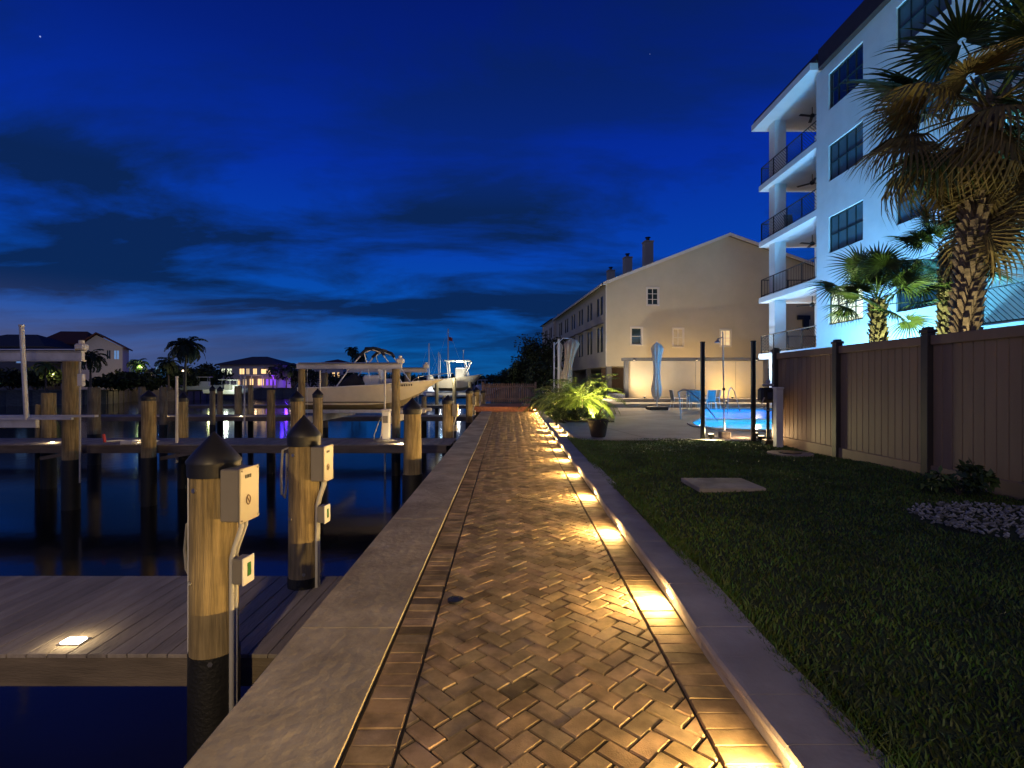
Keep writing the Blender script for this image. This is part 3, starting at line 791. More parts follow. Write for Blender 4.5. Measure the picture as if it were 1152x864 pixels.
# ------------------------------------------------------------------ boats
def lerp(a,b,t): return a+(b-a)*t
def hull(length,beam,zk,zc,zs0,zs1,rake,deadrise=.0,n=16):
    """returns hull (topsides), bottom, deck builders. axis +X, stern at x=0"""
    top=MB();bot=MB();deck=MB();rail=MB()
    secs=[]
    for i in range(n+1):
        t=i/n
        bt = beam/2*(1 if t<.45 else max(0.0,1-((t-.45)/.55)**2.2))
        bc = beam/2*.88*(1 if t<.35 else max(0.0,1-((t-.35)/.60)**1.9 if t<.95 else 0.0))
        zsh=lerp(zs0,zs1,t**1.8)
        rise=max(0,(t-.45)/.55)
        zch=lerp(zc,zsh-.12,rise**2.2)
        zke=lerp(zk,zsh-.2,rise**2.6)
        xs=t*length; xk=t*length*(1-rake*.0)-rake*length*max(0,t-.5)
        secs.append((xs,xk,bt,max(bc,0.0),zsh,zch,zke))
    for s in(-1,1):
        vs=[];m_=5
        for(xs,xk,bt,bc,zsh,zch,zke) in secs:
            for k in range(m_+1):
                u=k/m_; x_=lerp(xs,lerp(xs,xk,.5),u); y_=lerp(bt,bc,u**1.4); z_=lerp(zsh,zch,u); vs.append((x_,s*y_,z_))
        top.add(vs,[(i*(m_+1)+k,i*(m_+1)+k+1,(i+1)*(m_+1)+k+1,(i+1)*(m_+1)+k) for i in range(n) for k in range(m_)],smooth=True)
        vs=[]
        for(xs,xk,bt,bc,zsh,zch,zke) in secs:
            vs.append((lerp(xs,xk,.5),s*bc,zch)); vs.append((xk,0,zke))
        bot.add(vs,[(2*i,2*i+1,2*i+3,2*i+2) for i in range(n)])
        # gunwale
        rail.tube([(q[0],s*q[2],q[4]) for q in secs],.03,n=6)
        vs=[]
        for(xs,xk,bt,bc,zsh,zch,zke) in secs: vs+= [(xs,s*bt,zsh-.01),(xs,s*max(0,bt-.2),zsh-.01)]
        deck.add(vs,[(2*i,2*i+1,2*i+3,2*i+2) for i in range(n)])
    # transom + inner floor + foredeck
    q=secs[0]; top.add([(0,-q[2],q[4]),(0,q[2],q[4]),(0,q[3],q[5]),(0,-q[3],q[5])],[(0,1,2,3)]); bot.add([(0,-q[3],q[5]),(0,q[3],q[5]),(0,0,q[6])],[(0,1,2)])
    vs=[]
    for(xs,xk,bt,bc,zsh,zch,zke) in secs: vs+=[(xs,-max(0,bt-.2),zsh-.42*(1 if xs<length*.72 else 0)-.012),(xs,max(0,bt-.2),zsh-.42*(1 if xs<length*.72 else 0)-.012)]
    deck.add(vs,[(2*i,2*i+1,2*i+3,2*i+2) for i in range(n)])
    return top,bot,deck,rail
t=thing('motor_boat','cream open motor boat with folded black canopy raised on the boat lift','boat',(-8.1,20.4,0))
top,bot,deck,rail=hull(5.5,2.2,.38,.66,1.30,1.66,.30)
h=top.build('hull','gelcoat',t,loc=(0,0,0)); bot.build('hull_bottom','hull_bottom',t,loc=(0,0,0)); deck.build('deck','gel_white',t,loc=(0,0,0)); rail.build('rub_rail','gel_white',t,loc=(0,0,0))
m=MB(); m.box((1.7,-1.03,.76),(3.1,.02,.035)); m.build('stripe','hull_stripe',t,loc=(0,0,0))
m=MB(); 
for k_ in range(7): m.box((3.75+.085*k_,-.965+.02*k_,1.38+.006*k_),(.055,.012,.07),rot=(0,0,R(13)))
m.build('registration_marks','hull_stripe',t,loc=(0,0,0))
m=MB(); m.box((2.6,0,1.35),(.7,.8,.9),bev=.08); m.box((2.9,0,1.85),(.05,.75,.35),rot=(0,R(-20),0)); m.build('console','gel_white',t,loc=(0,0,0))
m=MB(); m.lathe([(.5,0),(.46,.25),(.30,.42),(.10,.56),(.02,.6)],c=(1.9,-.3,1.25),n=12,wob=.08); m.build('seat_cover','canvas_black',t,loc=(0,0,0))
m=MB(); m.box((3.25,0,1.55),(.5,.9,.22),bev=.08); m.build('cushion','gel_white',t,loc=(0,0,0))
m=MB()
for s in(-.85,.85):
    m=MB()
    m.tube([(.9,s,1.35),(1.4,s,2.05),(1.9,s,2.62),(2.25,s,2.78)],.028,n=6)
    m.tube([(3.4,s,1.5),(3.0,s,2.1),(2.65,s,2.62),(2.25,s,2.78)],.028,n=6)
    m.tube([(2.2,s,1.4),(2.1,s,2.1),(1.95,s,2.65)],.024,n=6)
    m.build('canopy_frame','gel_white',t,loc=(.5,0,0))
m=MB()
for s in(-.85,.85): m.tube([(1.8,s,2.55),(2.0,s,2.74),(2.3,s,2.82),(2.6,s,2.72),(2.72,s,2.55)],.06,n=8)
m.box((2.2,0,2.82),(.5,1.7,.09),bev=.04); m.build('folded_canopy','canvas_black',t,loc=(.5,0,0))
m=MB(); m.box((-.28,0,1.0),(.45,.45,.9),bev=.12); m.box((-.25,0,.35),(.16,.12,.9)); m.build('outboard_motor','black_plastic',t,loc=(0,0,0))
m=MB(); m.tube([(4.2,-.88,1.50),(4.5,-.78,1.72),(5.3,-.35,1.86),(5.75,0,1.88),(5.3,.35,1.86),(4.5,.78,1.72)],.014,n=5); m.build('bow_rail','steel',t,loc=(0,0,0))
# lit white boat further on
t=thing('motor_boat','white sport boat with lit hard top on a distant lift left of the picket fence','boat',(-6.1,40,.1))
top,bot,deck,rail=hull(4.0,1.9,.8,1.05,1.75,2.15,.3)
top.build('hull','gelcoat',t,loc=(0,0,0)); bot.build('hull_bottom','hull_bottom',t,loc=(0,0,0)); deck.build('deck','gel_white',t,loc=(0,0,0))
m=MB(); m.box((2.1,0,2.1),(.8,.8,1.0),bev=.08); m.build('console','gel_white',t,loc=(0,0,0))
m=MB(); m.box((1.9,0,3.15),(2.0,1.7,.08),bev=.03); m.build('hard_top','gel_white',t,loc=(0,0,0))
m=MB()
for s in(-.75,.75):
    for xx,x2 in((1.2,1.1),(2.3,2.9),(2.7,2.4)): m.cyl((xx,s,1.9),(x2,s,3.12),.035,n=6)
m.cyl((2.3,0,3.2),(2.3,0,4.0),.03,n=6); m.cyl((.4,.7,1.9),(.4,.7,3.7),.02,n=5)
m.build('top_frame','gel_white',t,loc=(0,0,0))
m=MB(); m.box((-.3,-.3,1.6),(.4,.35,.9),bev=.1); m.box((-.3,.3,1.6),(.4,.35,.9),bev=.1); m.build('outboard_motor','gel_white',t,loc=(0,0,0))
m=MB(); m.box((2.0,0,3.09),(.5,.3,.03)); m.build('courtesy_light','lamp_white',t,loc=(0,0,0))
l=lamp('boat_or_fill_lamp','POINT',(2.0,0,2.95),160,(1,.9,.62),.1); l.parent=t
l=lamp('boat_or_fill_lamp','POINT',(1.6,-2.6,1.9),150,(1,.92,.66),.1); l.parent=t  # fill light added in front of the hull to brighten it
# far boats at left: on lifts before the lit house, and small sail boats
def small_boat(x,y,z,L_,rz,label,col='gel_white',top=True,mast=0):
    t=thing('moored_boat',label,'boat',(x,y,z),rz,'boats moored across the water')
    a,b,c,r_=hull(L_,L_*.32,-.1,.15,.75,1.15,.3,n=8)
    a.build('hull',col,t,loc=(0,0,0)); b.build('hull_bottom','hull_bottom',t,loc=(0,0,0)); c.build('deck','gel_white',t,loc=(0,0,0))
    m=MB(); m.box((L_*.42,0,1.1),(L_*.2,L_*.14,1.0),bev=.08); m.build('cabin','gel_white',t,loc=(0,0,0))
    if top:
        m=MB(); m.box((L_*.4,0,2.35),(L_*.32,L_*.24,.08)); 
        for s in(-1,1):
            for q in(.3,.5): m.cyl((L_*q,s*L_*.1,.8),(L_*q,s*L_*.1,2.35),.03,n=5)
        m.build('hard_top','gel_white',t,loc=(0,0,0))
    if mast:
        m=MB(); m.cyl((L_*.45,0,.9),(L_*.45,0,mast),.13,.09,n=6); m.cyl((L_*.45,0,1.9),(L_*.1,0,1.9),.06,n=6)
        for q in(0.02,.98): m.cyl((L_*q,0,1.0),(L_*.45,0,mast),.012,n=4)
        m.build('mast','gel_white',t,loc=(0,0,0)); l=lamp('boat_or_fill_lamp','POINT',(L_*.5,-2.5,1.6),420,(.9,.95,1),.2); l.parent=t
    return t
small_boat(XD(205,88),88,.3,8,R(20),'white boat on a lift at the shore below the coconut palm',mast=0)
small_boat(XD(232,84),84,-.2,9,R(10),'white boat left of the lit boat across the water')
tb=small_boat(XD(252,82),82,-.3,7,R(-20),'brightly lit white boat on the opposite shore')
l=lamp('boat_or_fill_lamp','POINT',(XD(256,79),78.5,1.2),260,(.85,1,.8),.3)
l=lamp('boat_or_fill_lamp','POINT',(XD(238,80),79.5,.9),120,(.85,.9,.35),.3)
small_boat(XD(466,90),90,-.6,9,R(60),'sailing boat with the left of three masts',mast=9.5,top=False)
small_boat(XD(476,100),100,-.6,9,R(50),'sailing boat with the middle of three masts',mast=8.5,top=False)
tb=small_boat(XD(481,85),85,-.6,9,R(40),'sailing boat flying a flag, right of three masts',mast=11.5,top=False)
m=MB(); m.add([(4.05,0,10.2),(5.0,.1,10.0),(5.0,.1,9.4),(4.05,0,9.5)],[(0,1,2,3)]); m.build('flag','flag_red',tb,loc=(0,0,0))
small_boat(XD(494,60),60,-.2,7,R(30),'white boat behind the bow of the cream boat',mast=0)
l=lamp('boat_or_fill_lamp','POINT',(XD(497,57),57,2.0),60,(.5,.8,1),.2)
# ------------------------------------------------------------------ walls with openings
def wall(mb,o,u,nrm,L_,z0,z1,ops,depth=.16,mi=0,topf=None):
    """wall in plane o+u*t; ops=(t0,t1,za,zb). nrm points outside"""
    u=Vector(u).normalized(); nrm=Vector(nrm).normalized(); o=Vector(o)
    us=sorted({0,L_}|{a for p in ops for a in p[:2]}); zs=sorted({z0,z1}|{a for p in ops for a in p[2:4]})
    P=lambda t,z,dd=0: o+u*t+Vector((0,0,z))-nrm*dd
    for a,b in zip(us[:-1],us[1:]):
        for c,e_ in zip(zs[:-1],zs[1:]):
            mu,mz=(a+b)/2,(c+e_)/2
            if any(p[0]<mu<p[1] and p[2]<mz<p[3] for p in ops): continue
            mb.add([P(a,c),P(b,c),P(b,e_),P(a,e_)],[(0,1,2,3)],mi)
    for p in ops:
        t0,t1,za,zb=p[:4]
        mb.add([P(t0,za),P(t1,za),P(t1,zb),P(t0,zb),P(t0,za,depth),P(t1,za,depth),P(t1,zb,depth),P(t0,zb,depth)],
               [(0,1,5,4),(1,2,6,5),(2,3,7,6),(3,0,4,7)],mi)
def window(parent,o,u,nrm,t0,t1,za,zb,frame,pane,cols=2,rows=2,inset=.10,fw=.055,trim=None,name='window'):
    u=Vector(u).normalized(); nrm=Vector(nrm).normalized(); o=Vector(o)
    rt=Matrix((u,nrm,Vector((0,0,1)))).transposed()
    P=lambda t,z,dd: o+u*t+Vector((0,0,z))-nrm*dd
    m=MB(); w_=t1-t0; h_=zb-za
    for t_ in(t0+fw/2,t1-fw/2): m.box(P(t_,(za+zb)/2,inset),(fw,.06,h_),rt)
    for z_ in(za+fw/2,zb-fw/2): m.box(P((t0+t1)/2,z_,inset),(w_-2*fw,.058,fw),rt)
    for k_ in range(1,cols): m.box(P(t0+w_*k_/cols,(za+zb)/2,inset),(fw*(.9 if cols<=2 or k_%2==0 else .5),.05,h_-2*fw),rt)
    for k_ in range(1,rows): m.box(P((t0+t1)/2,za+h_*k_/rows,inset),(w_-2*fw,.045,fw*.7),rt)
    if trim:
        e_=.09
        for t_ in(t0-e_/2,t1+e_/2): m.box(P(t_,(za+zb)/2,-.012),(e_,.03,h_+2*e_),rt)
        for z_ in(za-e_/2,zb+e_/2): m.box(P((t0+t1)/2,z_,-.015),(w_,.035,e_),rt)
    fo=m.build(name,frame,parent)
    m=MB(); m.add([P(t0,za,inset+.012),P(t1,za,inset+.012),P(t1,zb,inset+.012),P(t0,zb,inset+.012)],[(0,1,2,3)])
    po=m.build('pane',pane,fo,loc=(0,0,0)); return fo
# ------------------------------------------------------------------ white apartment building
AB=thing('apartment_building','white five storey apartment building with corner balconies behind the brown fence','building',(14,20,0))
XF=14.0; FL=[3.16+3.165*k for k in range(4)]; ROOFZ=15.62
mb=MB(); ops=[];wins=[]
Y0,Y1=2.0,23.55
o=Vector((XF,Y0,0)); u=Vector((0,1,0)); nr=Vector((-1,0,0))
for k_ in range(5):
    zf=[0.1]+FL; zf=zf[k_]
    sill=zf+.89; hd=sill+1.60
    ops.append((20.42-Y0,22.65-Y0,sill,hd)); wins.append(((20.42-Y0,22.65-Y0,sill,hd),4,2,k_))
    ops.append((16.3-Y0,18.67-Y0,sill-.0,hd)); wins.append(((16.3-Y0,18.67-Y0,sill,hd),4,2,k_+10))
LOG=[]
for k_ in range(4):
    ops.append((8.6-Y0,15.4-Y0,FL[k_]+.02,FL[k_]+2.72)); LOG.append((8.6,15.4,FL[k_]))
ops.append((8.6-Y0,15.4-Y0,.4,2.6)); LOG.append((8.6,15.4,.38))
wall(mb,o,u,nr,Y1-Y0,0,ROOFZ,ops,depth=.2)
# end wall (towards +Y) behind the balcony, roof slab, back
mb.box((22,Y1-.10,7.8),(15.9,.2,15.5))
mb.box((XF+8.1,Y0+.1,7.8),(15.9,.2,15.5)); mb.box((30,13,7.8),(.2,22,15.5))
for (a,b,z) in LOG:
    mb.box((XF+2.3,(a+b)/2,z+1.35),(.12,b-a+.3,2.9))           # back wall
    for yy in(a-.06,b+.06): mb.box((XF+1.2,yy,z+1.35),(2.1,.12,2.9))
    mb.box((XF+1.2,(a+b)/2,z-.08),(2.1,b-a+.2,.18)); mb.box((XF+1.22,(a+b)/2,z+2.80),(2.1,b-a+.2,.14))
mb.build('wall','stucco_white',AB)
for (op,c_,r_,k_) in wins:
    pane='blind'
    if k_ in(4,10,11): pane='glass_dark'
    if k_==1: pane='glass_lit_soft'
    if k_ in(2,3): pane='blind'
    window(AB,o,u,nr,*op,'win_frame_dark',pane,cols=c_,rows=r_,fw=.07)
for (a,b,z) in LOG[:4]:
    window(AB,Vector((XF+2.24,a,0)),u,nr,2.0,5.2,z+.05,z+2.35,'win_frame_dark','glass_dark',cols=3,rows=1,inset=.02,name='balcony_door')
# corner balconies
BY0,BY1=Y1,29.1; BX1=17.2
for k_,z in enumerate(FL):
    mb=MB(); mb.box(((XF+BX1)/2+.03,(BY0+BY1)/2,z-.15),(BX1-XF+.02,BY1-BY0,.30),bev=.01)
    mb.build('balcony_slab','stucco_white',AB)
mb=MB(); mb.box(((XF+BX1)/2-.1,(BY0+BY1)/2,16.0),(BX1-XF+.5,BY1-BY0+.2,.34),bev=.01); mb.box((23,(BY0+BY1)/2,7.8),(11.6,BY1-BY0,15.5)); mb.build('end_wing','stucco_white',AB)
mb=MB()
for z0_,z1_ in zip([0]+FL,[f-.3 for f in FL]+[15.83]):
    mb.box((14.62,28.2,(z0_+z1_)/2),(.62,.62,z1_-z0_-.004),bev=.01)
mb.build('column','stucco_white',AB)
mb=MB()
mb.box((XF+.85,(BY0+BY1)/2+.0,16.33),(2.0,BY1-BY0+.5,.30)); mb.box((XF+.75,(Y0+Y1)/2-.3,16.03),(2.0,Y1-Y0-.5,.82)); mb.box((22.5,15.5,16.6),(16.5,28,.1))
mb.build('roof','eave_dark',AB)
def railing(parent,pts,z,h=1.05,chev=True,mt='black_metal'):
    for (p,q) in zip(pts[:-1],pts[1:]):
        p=Vector((*p,z));q=Vector((*q,z)); L_=(q-p).length; n=max(1,round(L_/1.25)); m=MB(); dr=(q-p)/L_
        m.cyl(p+Vector((0,0,h)),q+Vector((0,0,h)),.028,n=6); m.cyl(p+Vector((0,0,.1)),q+Vector((0,0,.1)),.02,n=6)
        for k_ in range(n+1): a=p+dr*(L_*k_/n); m.cyl(a,a+Vector((0,0,h)),.03,n=6)
        for k_ in range(n):
            a=p+dr*(L_*k_/n); W_=L_/n; H_=h-.1
            if chev:
                sp=.17; s_=1 if k_%2==0 else -1
                c_=-H_
                while c_<W_:
                    t0=max(0,c_);t1=min(W_,c_+H_)
                    if t1>t0:
                        z0_,z1_=t0-c_,t1-c_
                        if s_<0: pa,pb=a+dr*(W_-t0)+Vector((0,0,.1+z0_)),a+dr*(W_-t1)+Vector((0,0,.1+z1_))
                        else: pa,pb=a+dr*t0+Vector((0,0,.1+z0_)),a+dr*t1+Vector((0,0,.1+z1_))
                        m.cyl(pa,pb,.013,n=4,caps=False)
                    c_+=sp
            else:
                nb=9
                for j in range(1,nb): b=a+dr*(W_*j/nb); m.cyl(b+Vector((0,0,.1)),b+Vector((0,0,h)),.011,n=4,caps=False)
        m.build('railing',mt,parent)
for k_,z in enumerate(FL):
    railing(AB,[(XF+.12,BY0+.05),(XF+.12,BY1-.12),(BX1-.05,BY1-.12)],z+.0,1.0,chev=(k_ in(2,3,0)))
    t=thing('ceiling_fan','dark ceiling fan under the %s corner balcony ceiling'%['lowest','second lowest','third','top'][k_],'fan',(15.6,26.6,(FL+[15.83+.3])[k_+1]-.3 if k_<3 else 15.83),0,'ceiling fans on the corner balconies')
    m=MB(); m.cyl((0,0,0),(0,0,-.35),.02,n=6); m.lathe([(.05,-.55),(.12,-.5),(.12,-.4),(.05,-.34)],n=10); m.build('motor','black_metal',t,loc=(0,0,0))
    for b_ in range(3):
        a=b_*2.094+.3+k_; m=MB(); m.box((.42,0,-.46),(.62,.15,.015),rot=(R(8),0,0)); m.xform(Matrix.Rotation(a,4,'Z')); m.build('blade','black_metal',t,loc=(0,0,0))
for (a,b,z) in LOG[:4]: railing(AB,[(XF+.12,a),(XF+.12,b)],z,1.1,chev=True,mt='win_frame_dark')
# a few things kept on the balconies
t=thing('balcony_chair','pale folding chair on the third corner balcony','chair',(14.8,27.2,FL[2])); m=MB(); m.box((0,0,.42),(.45,.45,.04)); m.build('seat','chair_mesh',t,loc=(0,0,0)); m=MB(); m.box((0,.22,.75),(.45,.04,.6),rot=(R(-12),0,0)); m.build('backrest','chair_mesh',t,loc=(0,0,0))
m=MB(); [m.cyl((sx*.2,sy*.2,0),(sx*.2,sy*.2,.42),.015,n=5) for sx in(-1,1) for sy in(-1,1)]; m.build('leg_frame','alu',t,loc=(0,0,0))
# ------------------------------------------------------------------ townhouse row
TH=thing('townhouse_row','long beige three storey townhouse block with gable end and chimneys','building',(7.04,38,0),R(5.2)); TH['_local']=1
U=Vector((1,0,0));Vv=Vector((0,1,0)); 
GW=19.2; EZ=8.95; RZ=12.65; BD=21
mb=MB()
wl=lambda px,d=38: (px-576)/F*d-7.04
gops=[]
for px0,px1,y0,y1 in((728,740.5,325,343.5),(709.5,721.5,369.5,388),(758,769.5,370,390),(813.5,825.5,371,389)):
    gops.append((wl(px0,38.4),wl(px1,38.4),EYE+(432-y1)/F*38.6,EYE+(432-y0)/F*38.6))
wall(mb,(0,0,0),U,(0,-1,0),GW,2.75,EZ,gops,depth=.12)
mb.add([(0,0,EZ),(GW,0,EZ),(GW,0,9.6),(GW*.49,0,RZ),(0,0,EZ+.02)],[(0,1,2,3,4)])
SW=[]
for b_ in range(6):
    yy=1.1+b_*3.3
    for (z0_,z1_) in((6.75,8.2),(3.9,5.9)):
        for q in(0,1.05): SW.append((yy+q,yy+q+.78,z0_,z1_))
wall(mb,(0,0,0),Vv,(-1,0,0),BD,2.75,EZ,SW,depth=.12)
mb.box((GW/2+.1,BD,6),(GW,.2,7)); mb.box((GW,BD/2,6),(.2,BD,7))
mb.add([(.01,.01,2.751),(GW-.01,.01,2.751),(GW-.01,BD,2.751),(.01,BD,2.751)],[(0,1,2,3)])
wo=mb.build('wall','stucco_beige',TH,loc=(0,0,0))
for i,g in enumerate(gops): window(TH,(0,0,0),U,(0,-1,0),*g,'win_frame_white',['glass_dark','glass_dark','glass_warm_dim','glass_lit'][i],cols=(2 if i!=1 else 1),rows=(3 if i==0 else 2),fw=.05,trim=True,inset=.06)
for s_ in SW: window(TH,(0,0,0),Vv,(-1,0,0),*s_,'win_frame_dark','glass_dark',cols=1,rows=1,fw=.05,inset=.06)
mb=MB()
for sgn in(0,):
    P0=[(-.35,-.3,EZ-.16),(GW*.49,-.3,RZ+.02),(GW*.49,BD,RZ+.02),(-.35,BD,EZ-.16)]
    mb.add(P0+[(x_,y_,z_+.16) for x_,y_,z_ in P0],[(0,1,2,3),(4,5,6,7),(0,1,5,4),(1,2,6,5),(2,3,7,6),(3,0,4,7)])
    P0=[(GW+.3,-.3,9.45),(GW*.49,-.3,RZ+.02),(GW*.49,BD,RZ+.02),(GW+.3,BD,9.45)]
    mb.add(P0+[(x_,y_,z_+.16) for x_,y_,z_ in P0],[(0,1,2,3),(4,5,6,7),(0,1,5,4),(1,2,6,5),(2,3,7,6),(3,0,4,7)])
ro=mb.build('roof','roof_grey',TH,loc=(0,0,0))
mb=MB()   # white barge boards and gutter
a=Vector((-.36,-.33,EZ-.1));b=Vector((GW*.49,-.33,RZ+.1));c=Vector((GW+.3,-.33,9.55))
for p,q in((a,b),(b,c)):
    mb.add([p-Vector((0,0,.13)),q-Vector((0,0,.13)),q+Vector((0,0,.1)),p+Vector((0,0,.1)),p-Vector((0,-.04,.13)),q-Vector((0,-.04,.13)),q+Vector((0,.04,.1)),p+Vector((0,.04,.1))],[(0,1,2,3),(4,5,6,7),(0,1,5,4),(3,2,6,7)])
mb.box((-.42,BD/2,EZ-.12),(.12,BD,.12)); mb.cyl((-.08,-.08,2.8),(-.08,-.08,EZ-.1),.05,n=8)
mb.build('gutter','win_frame_white',TH,loc=(0,0,0))
for yy in(7.6,13.4,19.4):
    mb=MB(); mb.box((5.9,yy,12.2),(.74,.8,4.0)); mb.box((5.9,yy,14.22),(.84,.9,.10)); ch=mb.build('chimney','stucco_beige',TH,loc=(0,0,0))
    mb=MB(); mb.cyl((5.9,yy,14.27),(5.9,yy,14.58),.15,n=10); mb.cyl((5.9,yy,14.60),(5.9,yy,14.65),.25,n=10); mb.build('flue','black_metal',ch,loc=(0,0,0))
for xx,yy in((.2,.2),(.2,6.6),(.2,13.2),(.2,19.8),(9,.2),(18.8,.2)):
    mb=MB(); mb.box((xx,yy,1.4),(.36,.36,2.7)); mb.build('column','stucco_grey',TH,loc=(0,0,0))
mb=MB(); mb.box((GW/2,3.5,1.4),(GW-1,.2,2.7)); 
mb.build('ground_floor','eave_dark',TH,loc=(0,0,0))  # dark colour stands for the shade inside the open ground floor
mb=MB()
mb.box((15.4,-.10,6.55),(1.0,.16,.32)); mb.box((15.55,-.12,6.1),(.45,.18,.95)); mb.build('dark_block','black_metal',TH,loc=(0,0,0))  # small dark T-shaped block on the gable
mb=MB()   # small awnings over first floor windows
for b_ in range(6): mb.box((-.22,2.0+b_*3.3,6.02),(.42,2.1,.05),rot=(0,R(-12),0))
mb.build('awning','roof_grey',TH,loc=(0,0,0))
# farther block of the same row
T2=thing('townhouse_row','farther townhouse block partly hidden by the parasols and the long block','building',(4.9,60.5,0),R(6)); T2['_local']=1
mb=MB(); S2=[(1+3.2*i+q,1.75+3.2*i+q,z0_,z1_) for i in range(2) for q in(0,1.0) for (z0_,z1_) in((7.0,8.3),(4.2,5.8))]
wall(mb,(0,0,0),Vv,(-1,0,0),8,.2,9.2,S2); wall(mb,(0,0,0),U,(0,-1,0),12,.2,9.2,[]); mb.build('wall','house_cream',T2,loc=(0,0,0))
for s_ in S2: window(T2,(0,0,0),Vv,(-1,0,0),*s_,'win_frame_dark','glass_dark',cols=1,rows=1,fw=.05,inset=.06)
mb=MB(); mb.add([(-.4,-.4,9.1),(12,-.4,9.1),(6,-.4,11.6),(-.4,8,9.1),(12,8,9.1),(6,8,11.6)],[(0,2,1),(0,2,5,3),(1,2,5,4),(3,4,5)]); mb.build('roof','roof_grey',T2,loc=(0,0,0))
# ------------------------------------------------------------------ pool screen wall
SWl=thing('screen_wall','long pale yellow wall with grey cap behind the pool, lit warm','wall',(12.2,34.6,.3))
mb=MB(); mb.box((12.4,34.7,1.65),(9.1,.25,2.7)); mb.build('panel','stucco_tan',SWl)
mb=MB(); mb.box((12.35,34.68,3.12),(9.8,.45,.22),bev=.02); mb.box((7.72,34.62,1.6),(.26,.4,2.82)); mb.box((17.08,34.62,1.6),(.24,.4,2.82)); mb.build('frame','stucco_grey',SWl)
mb=MB(); mb.box((12.4,34.568,1.65),(.02,.01,2.6)); mb.box((9.9,34.568,1.65),(.015,.01,2.6)); mb.box((15.1,34.568,1.65),(.015,.01,2.6)); mb.build('panel_joint','stucco_grey',SWl)
m=MB(); m.box((6.95,34.2,.62),(1.15,.6,.42),bev=.12); o=m.build('storage_chest','pvc_white'); tag(o,'low white chest left of the pale yellow wall','chest')
# ------------------------------------------------------------------ fence
FE=thing('privacy_fence','brown vertical board privacy fence with dark posts on the right','fence',(6,7,.1))
posts=[11.7,9.49,7.42,5.2,2.9,.6,-1.7]
m=MB()
for a,b in zip(posts[1:],posts[:-1]):
    y=a+.065; n=13; w_=(b-a-.13)/n
    for i in range(n):
        g=rnd.uniform(.93,1.05); m.box((6.06,y+w_*(i+.5),1.13),(.03,w_-.006,1.80),tint=(g,g,g),bev=.006)
m.build('board','fence_board',FE)
m=MB()
for a,b in zip(posts[1:],posts[:-1]):
    for z_,h_ in((2.08,.14),(.16,.24)):
        m=MB(); m.box((6.045,(a+b)/2,z_),(.075,b-a-.13,h_),bev=.008); m.build('rail','fence_board',FE)
for p_ in posts:
    m=MB(); m.box((6.03,p_,1.12),(.125,.125,2.14),bev=.006); m.box((6.03,p_,2.215),(.16,.16,.05),bev=.01); m.box((6.03,p_,2.255),(.11,.11,.04),bev=.012); m.build('post','fence_post',FE)
# ------------------------------------------------------------------ posts, shower, gadget
def dpost(px,d,zt,label):
    m=MB(); m.box((0,0,(zt-.1)/2),(.085,.085,zt-.1),bev=.006); m.box((0,0,zt-.1),(.1,.1,.025),bev=.006); o=m.build('gate_post','black_metal'); o.location=(XD(px,d),d,.1); tag(o,label,'post','slim black posts at the patio edge')
dpost(790.5,12.6,2.48,'slim black post at the patio edge left of the shower pipe')
dpost(847.5,12.1,2.46,'slim black post at the patio edge right of the shower pipe')
m=MB(); m.box((0,0,.63),(.15,.15,1.26),bev=.01); m.box((0,0,1.28),(.18,.18,.05),bev=.015); o=m.build('vinyl_post','pvc_white'); o.location=(XD(875.5,11.1),11.1,.08); tag(o,'short pale post at the end of the brown fence','post')
t=thing('outdoor_shower','thin outdoor shower pipe on a concrete foot between the black posts','shower',(XD(815,12.75),12.75,.1))
m=MB(); m.tube([(0,0,.1),(-.015,0,1.0),(-.03,0,1.8),(-.04,0,2.6),(-.05,0,2.66)],.018,n=8); m.build('pipe','steel',t,loc=(0,0,0))
m=MB(); m.cyl((-.05,0,2.52),(-.17,0,2.47),.016,n=6); m.lathe([(.07,0),(.065,.02),(.02,.07)],c=(-.17,0,2.38),n=12); m.build('shower_head','steel',t,loc=(0,0,0))
m=MB(); m.box((-.03,-.03,1.22),(.06,.05,.06)); m.build('valve','black_metal',t,loc=(0,0,0))
m=MB(); m.box((0,0,.08),(.24,.22,.16),bev=.02); m.build('foot_block','concrete',t,loc=(0,0,0))
t=thing('hose_reel','black reel box with looped hose on a slim post beside the fence end','hose reel',(XD(864,11.5),11.5,.1))
m=MB(); m.cyl((0,0,0),(0,0,.95),.035,n=8); m.box((0,0,.05),(.2,.2,.1),bev=.01); m.build('stand','black_metal',t,loc=(0,0,0))
m=MB(); m.box((-.02,0,1.1),(.36,.24,.34),bev=.05); m.lathe([(.16,-.08),(.17,.0),(.16,.08)],c=(.08,-.1,1.08),n=14); m.build('reel_box','black_plastic',t,loc=(0,0,0))
m=MB(); m.box((0,0,1.33),(.2,.18,.05),bev=.02); m.box((0,0,1.40),(.07,.12,.09),bev=.02); m.build('handle','pvc_grey',t,loc=(0,0,0))
m=MB(); m.tube([(-.15,-.14,1.05),(-.22,-.15,.9),(-.15,-.16,.78),(.0,-.16,.76),(.1,-.15,.84),(.05,-.14,1.0)],.014,n=6); m.build('hose','rope_pale',t,loc=(0,0,0))
# hand rails
def hrail(pts,label,r=.022,mt='steel'):
    m=MB(); b=Vector(pts[0]); m.tube([Vector(p)-b for p in pts],r,n=8); o=m.build('pool_handrail',mt); o.location=b; tag(o,label,'handrail','pool handrails')
hrail([W(766,472,18.6),W(765,450,18.6),W(763,441,18.6),W(768,438.5,18.4),W(774,439,18.3),W(790,452,17.6),W(808,474,17.0)],'long pool handrail beside the table, sloping down into the near water')
hrail([W(818.5,466,22.5),W(819,446,22.5),W(820.5,438,22.5),W(823,436,22.3),W(826,440,22.1),W(833,464,21.5)],'short pool handrail right of the shower pipe')
